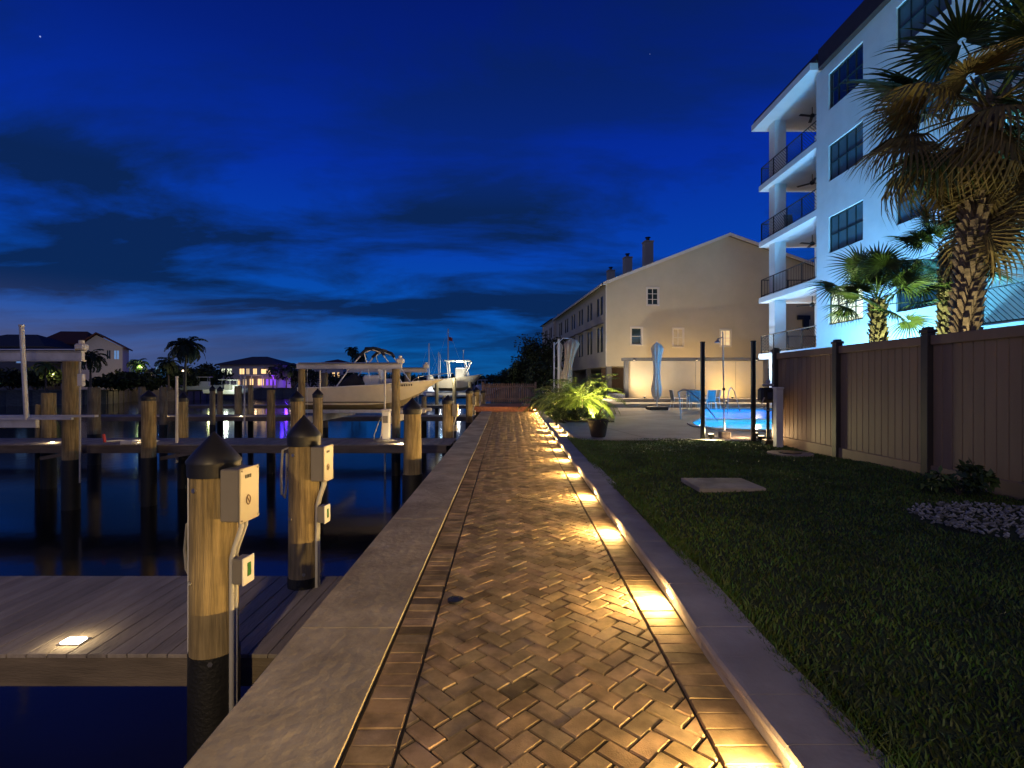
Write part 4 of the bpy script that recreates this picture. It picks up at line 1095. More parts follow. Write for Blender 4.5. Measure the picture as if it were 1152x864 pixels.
# patio set
t=thing('patio_table','glass topped patio table near the pool wall','table',(XD(782,27.4),27.4,.1))
m=MB(); m.cyl((0,0,.70),(0,0,.74),.62,n=24); m.build('tabletop','chair_mesh',t,loc=(0,0,0))
for a in range(4):
    m=MB(); m.cyl((.45*math.cos(a*1.57+.78),.45*math.sin(a*1.57+.78),0),(.4*math.cos(a*1.57+.78),.4*math.sin(a*1.57+.78),.7),.02,n=6); m.build('leg','alu',t,loc=(0,0,0))
def pchair(x,y,rz,label,proto=[None]):
    if proto[0] is None:
        t=thing('patio_chair',label,'chair',(0,0,.1),0,'patio chairs around the table')
        m=MB(); m.box((0,0,.42),(.5,.48,.03),bev=.01); m.build('seat','chair_mesh',t,loc=(0,0,0))
        m=MB(); m.box((0,.25,.74),(.48,.03,.6),rot=(R(-10),0,0),bev=.01); m.build('backrest','chair_mesh',t,loc=(0,0,0))
        for sx in(-1,1):
            m=MB(); m.tube([(sx*.26,-.24,0),(sx*.26,-.22,.62),(sx*.26,.2,.64),(sx*.25,.27,1.05)],.016,n=6); m.tube([(sx*.26,.28,0),(sx*.26,.2,.45),(sx*.26,.2,.64)],.016,n=6); m.build('leg_frame','gel_white',t,loc=(0,0,0))
        proto[0]=t
    else:
        t=copy_tree(proto[0]); t['label']=label
    t.location=(x,y,.1); t.rotation_euler=(0,0,rz)
tx,ty=XD(782,27.4),27.4
for a,lb in((0,'patio chair on the right of the table, before the black post'),(180,'patio chair left of the table'),(250,'patio chair in front of the table, left one'),(290,'patio chair in front of the table, right one'),(80,'patio chair behind the table against the pale wall')):
    pchair(tx+1.0*math.cos(R(a)),ty+1.0*math.sin(R(a)),R(a-90),lb)
# parasols
def parasol(px,d,top,zb,label,lean=0,cm='canvas_beige',r=.24,post=True,low=.30):
    x=XD(px,d); t=thing('closed_parasol',label,'parasol',(x,d,.1),0,'closed cantilever parasols by the pool')
    H=top-.1
    m=MB(); m.box((0,0,.09),(.95,.95,.17),bev=.03); m.build('base','pot',t,loc=(0,0,0))
    m=MB(); m.cyl((0,0,.15),(lean*.3,0,H-.1),.035,n=8); m.build('pole','gel_white',t,loc=(0,0,0))
    m=MB(); n=56; prof=[(.26,.13),(.30,.20),(.38,.24),(.48,.19),(.60,.14),(.72,.16),(.84,.21),(.92,.27),(.97,.24),(1.0,.06)]
    rs_=random.Random(int(px)); vs=[]
    z0_=low*H
    for (q,_) in prof:
        rr=_*r/.24; z_=z0_+(H-z0_)*((q-.26)/.74)
        for k_ in range(n):
            a=2*math.pi*k_/n; f=.85+.5*abs(math.sin(4*a+q*2.2))**1.5*(1 if q<.95 else .3)-.12+.10*math.sin(9*a+q*9)
            zj = (0.12*math.sin(6*a)+.08*math.sin(3*a+1)) if q==.26 else 0
            vs.append((rr*f*math.cos(a)+lean*(q-.3),rr*f*math.sin(a),z_+zj))
    m.add(vs,[(i*n+k_,i*n+(k_+1)%n,(i+1)*n+(k_+1)%n,(i+1)*n+k_) for i in range(len(prof)-1) for k_ in range(n)],smooth=True)
    m.build('canopy',cm,t,loc=(0,0,0))
    m=MB(); 
    if post: m.box((-.32,0,H*.5),(.09,.07,H),bev=.01); m.tube([(-.32,0,H*.95),(-.1,0,H+.03),(lean*.7,0,H)],.03,n=6)
    else: m.cyl((0,0,H),(0,0,H+.05),.04,n=8)
    m.build('mast','gel_white',t,loc=(0,0,0))
parasol(739,26.8,3.62,.1,'closed pale blue parasol standing alone before the pale yellow wall',cm='canvas_blue',low=.17,r=.24,post=False)
parasol(636,24.5,3.62,.1,'closed beige parasol leaning behind the palm bushes, nearer of two',lean=.45,r=.28)
parasol(629.5,30,3.9,.1,'white closed parasol upright left of the leaning one',cm='canvas_beige',r=.14)
# ------------------------------------------------------------------ end gate and steps
m=MB(); m.box((-.2,29.3,.10),(3.6,4.5,.30),bev=.01); struct(m,'brick_landing','red_brick')
t=thing('picket_gate','weathered reddish picket fence closing the far end of the walkway','fence',(-.3,30.4,.25))
m=MB(); x=-1.62
while x<1.35:
    g=rnd.uniform(.8,1.1); h_=1.12+rnd.uniform(-.02,.02); m.box((x,30.4,.36+h_/2),(.085,.022,h_),tint=(g,g,g),bev=.004); x+=.128
m.build('picket','gate_wood',t)
for z_ in(.55,1.3): m=MB(); m.box((-.12,30.43,z_),(3.0,.04,.09)); m.build('rail','gate_wood',t)
for x_ in(-1.74,1.40): m=MB(); m.box((x_,30.42,.9),(.11,.11,1.35)); m.build('post','gate_wood',t)
m=MB(); m.box((1.15,27.6,.14),(.5,.35,.25),bev=.05); m.box((.65,27.9,.33),(.25,.2,.16),bev=.03); struct(m,'stone_edge','coping')
# ------------------------------------------------------------------ lawn items
m=MB(); m.box((0,0,0),(.84,.72,.06),bev=.01); o=m.build('utility_pad','concrete'); o.location=(2.77,6.77,.115); tag(o,'square concrete utility cover set in the lawn','utility cover')
t=thing('drain_cover','round dark drain cover in a pale ring of the lawn near the fence','drain',(5.35,9.85,.11)); m=MB(); m.cyl((0,0,-.03),(0,0,.015),.40,n=28); m.build('ring','concrete',t,loc=(0,0,0)); m=MB(); m.cyl((0,0,.015),(0,0,.03),.2,n=20); m.build('lid','black_metal',t,loc=(0,0,0))
t=thing('floor_drain','small dark round cover sunk in the bricks at left','drain cover',(XD(513,3.45),3.42,.003)); m=MB(); m.cyl((0,0,-.006),(0,0,.012),.052,n=24); m.build('lid','black_metal',t,loc=(0,0,0)); m=MB(); m.tube([(-.03,0,.012),(-.02,0,.03),(.02,0,.03),(.03,0,.012)],.004,n=5); m.build('handle','black_metal',t,loc=(0,0,0))
m=MB()
for i in range(900):
    a=rnd.random()*6.28; q=math.sqrt(rnd.random()); x=4.95+.93*q*math.cos(a); y=4.95+.8*q*math.sin(a)
    if x>5.98: continue
    s=rnd.uniform(.012,.035); g=rnd.uniform(.4,1.1); m.box((x,y,LZ+.03+rnd.uniform(0,.012)),(s*1.5,s,s*.5),rot=(rnd.random(),rnd.random(),rnd.random()*3),tint=(g,g,g),bev=s*.15)
o=m.build('shell_mulch','stone_white'); tag(o,'patch of pale shell mulch on the dark lawn at right','mulch',kind='stuff')
# ------------------------------------------------------------------ plants
def leafquad(m,p,dr,L_,wd,nrm,tint,mi=0):
    dr=dr.normalized(); s=dr.cross(nrm)
    if s.length<1e-4: s=Vector((1,0,0))
    s=s.normalized()*wd/2
    m.add([p,p+dr*L_*.5+s,p+dr*L_,p+dr*L_*.5-s],[(0,1,2,3)],mi,tint)
def clump(m,c,rad,n,size,rr,mi=0,lo=.6,hi=1.3):
    subs=[]
    for _ in range(max(4,n//90)):
        v=Vector((rr.gauss(0,1),rr.gauss(0,1),rr.gauss(0,1))).normalized()*rr.random()**.4
        subs.append((Vector((v.x*rad[0]*.75,v.y*rad[1]*.75,v.z*rad[2]*.75)),rr.uniform(.22,.42),rr.uniform(lo,hi)))
    for _ in range(n):
        sc_,sr,g0=rr.choice(subs)
        v=Vector((rr.gauss(0,1),rr.gauss(0,1),rr.gauss(0,1))).normalized()*rr.random()**.33
        p=Vector(c)+sc_+Vector((v.x*rad[0]*sr,v.y*rad[1]*sr,v.z*rad[2]*sr))
        dr=Vector((rr.gauss(0,1),rr.gauss(0,1),rr.gauss(-.2,.8))).normalized(); nn=Vector((rr.gauss(0,1),rr.gauss(0,1),1)).normalized()
        g=g0*rr.uniform(.8,1.2); leafquad(m,p,dr,size*rr.uniform(.7,1.4),size*.55,nn,(g,g,g*.9),mi)
def tree(x,y,z,h,r,label,mt='leaf_dark',cat='tree',n=1600,size=.35,name='tree',group='dark trees beyond the walkway',trunk=True,squash=.8):
    rr=random.Random(int(x*31+y*17)); t=thing(name,label,cat,(x,y,z),0,group)
    m=MB()
    if trunk:
        m.tube([(0,0,-.2),(.05*r,0,h*.2),(-.04*r,0,h*.42),(0,0,h*.6)],.05*h*.5,n=8,taper=.6)
        for k_ in range(5):
            a=k_*1.3; m.tube([(0,0,h*(.3+.05*k_)),(math.cos(a)*r*.3,math.sin(a)*r*.3,h*.6),(math.cos(a)*r*.6,math.sin(a)*r*.6,h*.75)],.02*h*.5,n=5,taper=.4)
    else: 
        for k_ in range(5): m.tube([(0,0,0),(math.cos(k_*1.3)*r*.3,math.sin(k_*1.3)*r*.3,h*.5)],.02*h,n=5,taper=.5)
    m.build('trunk' if trunk else 'stem','bark',t,loc=(0,0,0))
    m=MB(); cz=h*.62 if trunk else h*.5; clump(m,(0,0,cz),(r,r,h*(.38 if trunk else .5)),n,size,rr); m.build('crown',mt,t,loc=(0,0,0))
    return t
def pinnate(m,base,az,L_,el,droop,nl,ll,lw,rr,g=1.0,mi=0,stemmi=None):
    """one feather frond as an arching rachis with leaflets"""
    p=Vector(base); pts=[p.copy()]; e_=el; hz=Vector((math.cos(az),math.sin(az),0)); n=10
    for i in range(n):
        p=p+(hz*math.cos(e_)+Vector((0,0,math.sin(e_))))*(L_/n); e_-=droop/n*(1+.6*i/n); pts.append(p.copy())
    m.tube(pts,max(.008,L_*.006),n=4,taper=.3,mi=mi if stemmi is None else stemmi,tint=(g*.9,g*.8,g*.5))
    side=Vector((-math.sin(az),math.cos(az),0))
    for i in range(nl):
        q=.12+.88*i/(nl-1); f=q*n; k_=min(int(f),n-1); P=pts[k_].lerp(pts[k_+1],f-k_); T=(pts[k_+1]-pts[k_]).normalized()
        l=ll*math.sin(math.pi*min(1,.15+.8*q))**.6*rr.uniform(.85,1.1)
        for s in(-1,1):
            dr=(T*.55+side*s*.85+Vector((0,0,-.25+rr.uniform(-.15,.2)))).normalized(); gg=g*rr.uniform(.75,1.2)
            nn=T.cross(side*s).normalized()+side*.3*s
            a=P;b=P+dr*l*.55;c=b+(dr+Vector((0,0,-.45))).normalized()*l*.45; s2=dr.cross(nn).normalized()*lw/2
            m.add([a,b+s2,c,b-s2],[(0,1,2,3)],mi,(gg,gg,gg*.85))
def feather_palm(x,y,z,h,L_,nf,label,mt='leaf_dark',group='palms across the water',name='coconut_palm',ll=None,tr=.16,seed=0,lw=.06,nl=26,droop=1.7):
    rr=random.Random(seed+int(x*7)); t=thing(name,label,'palm',(x,y,z),0,group)
    m=MB(); b=rr.uniform(-.04,.04)*h; m.tube([(0,0,-.3),(b*.3,0,h*.3),(b*.8,0,h*.7),(b,0,h)],tr,n=8,taper=.65); m.build('trunk','bark',t,loc=(0,0,0))
    m=MB()
    for i in range(nf):
        az=i*2.399+rr.uniform(-.2,.2); el=R(75)-R(100)*(i/nf)**.8+rr.uniform(-.1,.1)
        pinnate(m,(b,0,h),az,L_*rr.uniform(.85,1.1),el,droop*rr.uniform(.8,1.15),nl,ll or L_*.28,lw,rr,g=rr.uniform(.8,1.2))
    m.build('crown',mt,t,loc=(0,0,0)); return t
# lit palm bushes beside the walk
BL_='palm bushes in the bed beside the walkway'
BZ=.1
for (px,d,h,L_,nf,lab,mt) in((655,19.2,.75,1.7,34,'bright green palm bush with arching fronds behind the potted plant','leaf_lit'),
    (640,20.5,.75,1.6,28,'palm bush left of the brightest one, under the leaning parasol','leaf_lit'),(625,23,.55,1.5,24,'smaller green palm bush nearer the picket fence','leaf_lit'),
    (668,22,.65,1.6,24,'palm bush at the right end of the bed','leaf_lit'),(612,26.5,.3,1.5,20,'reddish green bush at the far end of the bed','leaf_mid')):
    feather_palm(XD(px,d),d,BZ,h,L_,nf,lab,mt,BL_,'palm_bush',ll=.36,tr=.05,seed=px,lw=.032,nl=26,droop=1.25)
for (px,d,r,h,lab) in((634,18.6,.5,.5,'low leafy shrub at the front of the planting bed'),(650,18.3,.45,.5,'low leafy shrub in front of the bright palm bush'),(620,21,.5,.6,'low leafy shrub by the bed light'),(604,28.2,.7,1.2,'orange green shrub against the right end of the picket fence'),(616,30.6,1.2,1.6,'rounded shrub behind the picket fence end'),(664,20,.6,.6,'low shrub at the right of the bed')):
    tree(XD(px,d),d,BZ,h,r,lab,'leaf_mid','shrub',700,.12,'shrub','low shrubs in the planting bed',trunk=False)
m=MB(); m.prism([(1.95,18.0),(3.6,18.0),(4.3,21.5),(4.2,25),(2.3,27),(1.85,22)],.09,.135); struct(m,'planting_bed','soil')
# potted plant
t=thing('flower_pot','dark tapered planter pot standing on the patio at the lawn edge','pot',(XD(673,13.0),13.0,.108))
m=MB(); m.lathe([(.17,0),(.19,.05),(.25,.38),(.275,.42),(.275,.45),(.245,.45),(.235,.38)],n=24); m.build('pot_body','pot',t,loc=(0,0,0)); m=MB(); m.cyl((0,0,.36),(0,0,.39),.235,n=20); m.build('potting_soil','soil',t,loc=(0,0,0))
t=thing('potted_plant','spiky green and reddish bromeliad growing in the dark planter','plant',(XD(673,13.0),13.0,.49))
m=MB(); rr=random.Random(5)
for i in range(46):
    az=i*2.4; el=R(85-62*(i/46)); l=rr.uniform(.35,.62); p=Vector((0,0,0)); e_=el; wd=rr.uniform(.03,.05); pts=[]
    hz=Vector((math.cos(az),math.sin(az),0)); sd=Vector((-math.sin(az),math.cos(az),0))
    for k_ in range(7): 
        pts.append(p.copy()); p=p+(hz*math.cos(e_)+Vector((0,0,math.sin(e_))))*l/6; e_-=.22+.1*rr.random()
    vs=[];
    for k_,q in enumerate(pts):
        w2=wd*(1-(k_/6)**2)*.5+.001; vs+=[q-sd*w2,q+sd*w2]
    g=rr.uniform(.7,1.3); red=rr.random()<.25
    m.add(vs,[(2*k_,2*k_+1,2*k_+3,2*k_+2) for k_ in range(6)],0,(g*(2.2 if red else 1),g*(.7 if red else 1),g),smooth=True)
m.build('leaves','leaf_lit',t,loc=(0,0,0))
# small dark shrubs near the fence on right
for (x,y,h,r,lab) in((5.5,6.3,.45,.4,'small shrub below the second fence post from the right'),(5.7,5.2,.5,.45,'small dark shrub behind the shell mulch'),(5.55,4.3,.45,.4,'small dark shrub at the right edge before the fence')):
    tree(x,y,.08,h,r,lab,'leaf_mid','shrub',500,.09,'shrub','shrubs along the fence foot',trunk=False)
# fan palms behind the fence
def fan_leaf_mesh(name,seed,mt,petL=1.0,fanR=.85,nseg=34,droopy=.5,spread=140):
    rr=random.Random(seed); m=MB()
    # petiole along +X from origin, slightly arched
    pts=[Vector((petL*q,0,-.12*petL*q*q)) for q in(0,.25,.5,.75,1)]
    m.tube(pts,.018,n=5,taper=.55,tint=(1.2,1.1,.8))
    hub=pts[-1]
    for i in range(nseg):
        a=R(-spread+2*spread*i/(nseg-1)); l=fanR*(.72+.28*math.cos(a*.6))*rr.uniform(.9,1.08); aw=R(spread)/nseg*1.05
        dirv=lambda an:Vector((math.cos(an),math.sin(an),0)); g=rr.uniform(.75,1.2)
        zz_=lambda q: -.10*fanR*abs(math.sin(a))*q-(droopy*fanR*.55)*q**2.6
        tw=rr.uniform(-.25,.25)
        P=[]
        for q,wf in((.06,.5),(.35,1.0),(.6,.72),(.82,.38),(1.0,.03)):
            rrd=l*q; hw=math.tan(aw)*l*.40*wf
            cpt=hub+dirv(a)*rrd*(1-droopy*.25*q*q)+Vector((0,0,zz_(q))); sd=dirv(a+math.pi/2)*hw
            P.append((cpt-sd+Vector((0,0,hw*(.5+tw))),cpt+Vector((0,0,-hw*.25)),cpt+sd+Vector((0,0,hw*(.5-tw)))))
        vs=[v for tr in P for v in tr]
        m.add(vs,[f for k_ in range(len(P)-1) for f in((3*k_,3*k_+1,3*k_+4,3*k_+3),(3*k_+1,3*k_+2,3*k_+5,3*k_+4))],0,(g,g*rr.uniform(.9,1.05),g*.9))
    me_o=m.build(name,mt,recalc=False); return me_o
protos={}
for k_ in range(3):
    protos['g%d'%k_]=fan_leaf_mesh('frond',10+k_,'leaf_fan',droopy=.25+.2*k_).data
    protos['d%d'%k_]=fan_leaf_mesh('frond',20+k_,'leaf_dry',droopy=.7+.25*k_,nseg=36,spread=125).data
for o_ in list(bpy.data.objects):
    if o_.name.startswith('frond'): bpy.data.objects.remove(o_)
def fan_palm(x,y,z,h,lean,label,specs,tr=.2,scale=1.0,seed=1):
    rr=random.Random(seed); t=thing('fan_palm',label,'palm',(x,y,z),0,'fan palms behind the fence')
    top=Vector((lean,0,h))
    m=MB(); m.tube([(0,0,-.1),(lean*.1,0,h*.4),(lean*.5,0,h*.75),tuple(top)],tr*.72,n=14,taper=.85); tk=m.build('trunk','bark',t,loc=(0,0,0))
    m=MB(); zc=.4
    while zc<h-.1:
        q=zc/h; c=Vector((lean*(q**2.2),0,zc))
        for k_ in range(9):
            a=k_*.698+zc*7.3+rr.uniform(-.15,.15); hz=Vector((math.cos(a),math.sin(a),0)); sd=Vector((-math.sin(a),math.cos(a),0)); r0=tr*.62*(1-.15*q); l=rr.uniform(.13,.24); w_=.05; g=rr.uniform(.6,1.2)
            b=c+hz*r0; e1=c+hz*(r0+l*.5)+Vector((0,0,l))
            m.add([b-sd*w_,b+sd*w_,e1+sd*w_*.6,e1-sd*w_*.6,b-sd*w_+hz*.02-Vector((0,0,.03)),b+sd*w_+hz*.02-Vector((0,0,.03)),e1+sd*w_*.6+hz*.03,e1-sd*w_*.6+hz*.03],[(0,1,2,3),(4,5,6,7),(0,1,5,4),(2,3,7,6),(1,2,6,5),(3,0,4,7)],0,(g,g,g))
        zc+=.11
    m.build('leaf_bases','bark_boot',t,loc=(0,0,0))
    for (n_,kind,e0,e1,s0,s1,azs,*dz_) in specs:
        dz0,dz1=dz_ if dz_ else (-.25,.1)
        for i in range(n_):
            az=(i*2.399+rr.uniform(-.25,.25)) if azs is None else rr.uniform(*azs)
            el=R(rr.uniform(e0,e1)); o=bpy.data.objects.new('frond',protos[kind+str(rr.randrange(3))]); COL.objects.link(o); o.parent=t
            zq=rr.uniform(dz0,dz1); o.location=top+Vector((lean*zq/h*1.6,0,zq))
            roll=rr.uniform(-.6,.6)
            o.rotation_euler=(Matrix.Rotation(az,3,'Z')@Matrix.Rotation(-el,3,'Y')@Matrix.Rotation(roll,3,'X')).to_euler()
            s=rr.uniform(s0,s1)*scale; o.scale=(s,s,s)
PX=XD(1082,8.2)
fan_palm(PX,8.2,.1,5.9,.5,'tall fan palm at the upper right with a skirt of dry brown fronds',
   [(14,'g',5,75,1.1,1.3,None),(18,'d',-25,25,1.1,1.3,None),(13,'d',-62,-25,1.0,1.3,None,-.2,.1),(6,'g',-50,-10,1.0,1.3,None),(13,'d',-90,-70,.85,1.2,None,-1.4,0)],tr=.18,seed=3)
fan_palm(XD(1064,10.6),10.6,.1,4.15,.1,'small green fan palm between the two others',[(20,'g',-45,70,.6,.75,None)],tr=.15,seed=9)
flood(XD(1040,10.0),9.8,.15,(XD(1064,10.6),10.6,4.2),500,(.8,1,.4),'flood light behind the fence below the small middle palm',sp=60)
fan_palm(XD(989,11.2),11.2,.1,3.2,-.05,'shorter green fan palm left of the tall one, lit from below',[(22,'g',8,80,.66,.85,None),(4,'g',-50,0,.6,.75,None)],tr=.125,seed=5)
# far palms & trees
feather_palm(XD(208,78),78,.6,6.6,3.3,30,'large dark coconut palm across the water, tallest on that shore',seed=3,lw=.16,nl=30,tr=.2)
feather_palm(XD(102,72),72,.6,4.6,2.6,22,'dark palm before the white house across the water',seed=8,lw=.13,tr=.16)
feather_palm(XD(190,82),82,.6,4.2,2.6,22,'dark palm left of the tallest coconut palm',seed=12,lw=.13,tr=.16)
feather_palm(XD(154,84),84,.6,4.2,2.1,20,'green palm lit by a lamp across the water',mt='leaf_mid',seed=13,lw=.12,tr=.14)
feather_palm(XD(322,118),118,.5,4.6,2.8,20,'palm lit purple right of the lit house',mt='leaf_mid',seed=14,lw=.16,tr=.16)
feather_palm(XD(307,116),116,.5,4.2,2.4,20,'palm in front of the purple lit terrace',mt='leaf_mid',seed=15,lw=.15,tr=.15)
feather_palm(XD(396,140),140,.5,10.2,2.4,24,'taller of two slim palms standing on the skyline',seed=16,lw=.18,tr=.18)
feather_palm(XD(405,140),140,.5,8.4,3.0,24,'shorter bushy palm beside the slim skyline palm',seed=17,lw=.2,tr=.2)
feather_palm(XD(52,70),70,.6,3.3,1.8,18,'small palm in the lit garden behind the left boat lift',mt='leaf_lit',seed=18,lw=.1,tr=.12)
G2='shore trees across the water'
for (px,d,h,r,lab) in((12,74,3.6,5,'dark hedge tree below the far left house'),(40,76,3.4,3.2,'garden tree behind the tall left pile'),(125,78,2.6,3.6,'round dark bush below the white house'),(140,80,3.0,3,'dark bush right of the white house'),(168,82,2.6,3,'low tree left of the blue lit gazebo'),
   (196,86,4.2,3.2,'broad dark tree under the coconut palm'),(224,92,4.2,4,'dark tree right of the coconut palm'),(236,98,4.8,3.6,'dark tree left of the lit house'),(330,122,5,5,'dark tree right of the purple terrace'),(350,130,5.0,5,'dark tree before the red roofed house'),(380,140,4.6,7,'dark tree right of the red roofed house'),(405,140,4.6,6,'dark tree under the skyline palms'),(430,150,4.6,7,'low dark tree behind the folded canopy'),(452,160,4,6,'low dark tree behind the lift motors')):
    tree(XD(px,d),d,.4,h*1.05,r*1.15,lab,'leaf_dark','tree',1700,.6,group=G2,trunk=False)
for (px,d,h,r,lab) in((587,44,3.9,1.6,'dark tree behind the picket fence, left of the group'),(601,47,5.9,2.3,'dark tree in the middle of the group behind the picket fence'),(617,50,6.9,2.8,'tallest dark tree left of the townhouses'),(572,60,3.2,2.0,'small dark tree at the left end of the group'),(608,40,2.8,1.5,'low dark tree right of the picket fence')):
    tree(XD(px,d),d,.1,h,r,lab,'leaf_dark','tree',2600,.26)
feather_palm(XD(618,41),41,.1,2.6,1.7,22,'dark palm before the trees left of the parasols',seed=21,lw=.08,tr=.12,group='dark trees beyond the walkway',name='palm_tree')
# far tree line
m=MB(); rr=random.Random(77)
for i in range(70):
    px=400+i*3.4; d=260+rr.uniform(-10,30); clump(m,(XD(px,d),d,3.2),(6,5,rr.uniform(2,4.2)),90,1.6,rr)
o=m.build('far_trees','leaf_dark'); tag(o,'distant low tree line along the horizon','trees',kind='stuff')
# ------------------------------------------------------------------ opposite shore
sh=[(-400,60),(XD(-60,70),66),(XD(60,78),74),(XD(140,84),80),(XD(165,96),92),(XD(215,98),94),(XD(250,110),106),(XD(350,120),116),(XD(440,150),150),(XD(520,230),230),(20,250),(600,250),(900,1200),(-1200,1200),(-1200,60)]
m=MB(); m.prism(sh,-2.0,.45); struct(m,'opposite_shore','land')
m=MB()
for a,b in zip(sh[:10],sh[1:11]):
    a=Vector((*a,0));b=Vector((*b,0)); L_=(b-a).length; dr=(b-a)/L_; nn=Vector((dr.y,-dr.x,0)); n=min(70,int(L_/2.2)); an=math.atan2(dr.y,dr.x)
    if a.x<-190: continue
    for i in range(n):
        c=a+dr*(L_*(i+.5)/n)+nn*.15; m.box((c.x,c.y,-.65),(L_/n*.72,.3,2.4),rot=(0,0,an))
    c=(a+b)/2+nn*.05; m.box((c.x,c.y,-.7),(L_+.1,.2,2.3),rot=(0,0,an))
    c=(a+b)/2+nn*.15; m.box((c.x,c.y,.53),(L_+.2,.7,.16),rot=(0,0,an))
struct(m,'far_seawall','seawall_far')
def house(x,y,z,w_,dp,h,rz,label,wallm,roofm,roofh,wins=(),name='house',hip=.5,group='houses across the water'):
    t=thing(name,label,'house',(x,y,z),rz,group)
    m=MB(); F_=[(a[0]*w_,a[1]*w_,a[2]*h,a[3]*h) for a in wins if a[4]=='f']; S_=[(a[0]*dp,a[1]*dp,a[2]*h,a[3]*h) for a in wins if a[4]=='s']
    wall(m,(0,0,0),U,(0,-1,0),w_,0,h,F_,depth=.3); wall(m,(w_,0,0),Vv,(1,0,0),dp,0,h,S_,depth=.3)
    m.add([(0,0,0),(0,dp,0),(0,dp,h),(0,0,h)],[(0,1,2,3)]); m.add([(0,dp,0),(w_,dp,0),(w_,dp,h),(0,dp,h)],[(0,1,2,3)]); m.build('wall',wallm,t,loc=(0,0,0))
    e_=.7; hh=min(dp,w_)*hip
    m=MB(); m.add([(-e_,-e_,h-.05),(w_+e_,-e_,h-.05),(w_+e_,dp+e_,h-.05),(-e_,dp+e_,h-.05),(hh,dp/2,h+roofh),(max(hh+.1,w_-hh),dp/2,h+roofh),
        (-e_,-e_,h+.2),(w_+e_,-e_,h+.2),(w_+e_,dp+e_,h+.2),(-e_,dp+e_,h+.2)],[(0,1,2,3),(6,7,5,4),(7,8,5),(8,9,4,5),(9,6,4),(0,1,7,6),(1,2,8,7),(2,3,9,8),(3,0,6,9)]); m.build('roof',roofm,t,loc=(0,0,0))
    t['_local']=1
    for a in wins:
        if a[4]=='f': window(t,(0,0,0),U,(0,-1,0),a[0]*w_,a[1]*w_,a[2]*h,a[3]*h,'win_frame_white' if len(a)<7 else 'win_frame_dark',a[5],cols=2,rows=1,fw=.12,inset=.15)
        else: window(t,(w_,0,0),Vv,(1,0,0),a[0]*dp,a[1]*dp,a[2]*h,a[3]*h,'win_frame_white',a[5],cols=2,rows=1,fw=.12,inset=.15)
    return t
gd='glass_dark'
house(XD(46,92),92,.5,7.6,5.0,8.1,R(6),'two storey white house with brown red roof and one lit window','house_white','roof_red',2.6,
   [(.42,.52,.6,.8,'f',gd),(.60,.70,.6,.8,'f',gd),(.78,.88,.6,.8,'f',gd),(.5,.6,.15,.35,'f',gd)],hip=.3)
t=thing('house','gable wing of the white house with a lit upper window','house',(XD(90,87),87,.5),R(30),'houses across the water'); t['_local']=1
m=MB(); wop=[(4.2,5.0,5.2,6.9),(5.4,6.4,5.2,6.9),(4.2,5.2,1.2,2.8)]
wall(m,(0,0,0),U,(0,-1,0),6.9,0,7.4,wop,depth=.2); m.add([(0,0,7.4),(6.9,0,7.4),(2.6,0,9.4)],[(0,1,2)]); m.add([(6.9,0,0),(6.9,9,0),(6.9,9,7.4),(6.9,0,7.4)],[(0,1,2,3)]); m.add([(0,0,0),(0,9,0),(0,9,7.4),(0,0,7.4)],[(0,1,2,3)]); m.build('wall','house_white',t,loc=(0,0,0))
m=MB(); A=[(-.7,-.6,7.15),(2.6,-.6,9.6),(7.6,-.6,7.1),(-.7,9,7.15),(2.6,9,9.6),(7.6,9,7.1)]
m.add(A+[(x_,y_,z_+.25) for x_,y_,z_ in A],[(0,1,4,3),(1,2,5,4),(6,7,10,9),(7,8,11,10),(0,1,7,6),(1,2,8,7),(2,5,11,8),(0,3,9,6)]); m.build('roof','roof_red',t,loc=(0,0,0))
for k_,wv in enumerate(wop): window(t,(0,0,0),U,(0,-1,0),*wv,'win_frame_white',['glass_dark','glass_blue','glass_dark'][k_],cols=2,rows=1,fw=.1,inset=.08)
t.scale=(.84,.84,1)
house(XD(-60,84),84,.5,15,10,7.0,R(4),'dark roofed house cut by the left picture edge','stucco_grey','roof_grey',2.6,[(.70,.82,.62,.85,'f','glass_blue')])
house(XD(14,88),88,.5,8,8,4.6,R(4),'low pale wing between the two large left houses','house_white','roof_grey',1.4,[(.3,.4,.3,.7,'f',gd),(.6,.7,.3,.7,'f',gd)])
house(XD(163,104),104,.5,7,8,3.4,R(0),'small low house with dark roof left of the coconut palm','house_white','roof_grey',1.6,[(.3,.5,.3,.7,'f','glass_warm_dim')])
gw='glass_warm'
t=house(XD(247,120),120,.5,13.8,10,5.4,R(-4),'two storey waterfront house with glowing windows and purple lights','house_cream','roof_grey',2.2,
   [(.02,.10,.58,.86,'f','glass_lit_soft'),(.12,.22,.58,.86,'f','glass_lit_soft'),(.34,.44,.58,.86,'f',gw),(.46,.53,.58,.86,'f','glass_lit'),(.58,.66,.58,.86,'f',gw),(.72,.92,.60,.84,'f',gw),
    (.30,.38,.10,.40,'f',gw),(.40,.48,.10,.40,'f','glass_lit'),(.52,.60,.10,.42,'f',gw),(.66,.78,.10,.42,'f',gw),(.81,.86,.1,.4,'f','glass_purple'),(.88,.93,.1,.4,'f','glass_purple'),(.95,.99,.1,.4,'f','glass_purple')],name='lit_house')
m=MB(); m.box((10.5,-1.4,2.9),(8.5,2.4,.2)); [m.cyl((6.6+q,-2.4,0),(6.6+q,-2.4,2.8),.12,n=8) for q in(0,2.6,5.2,7.8)]; m.build('veranda','house_white',t,loc=(0,0,0))
m=MB(); m.box((15.0,.5,1.4),(4.0,.2,2.6)); m.build('garden_wall','house_white',t,loc=(0,0,0))
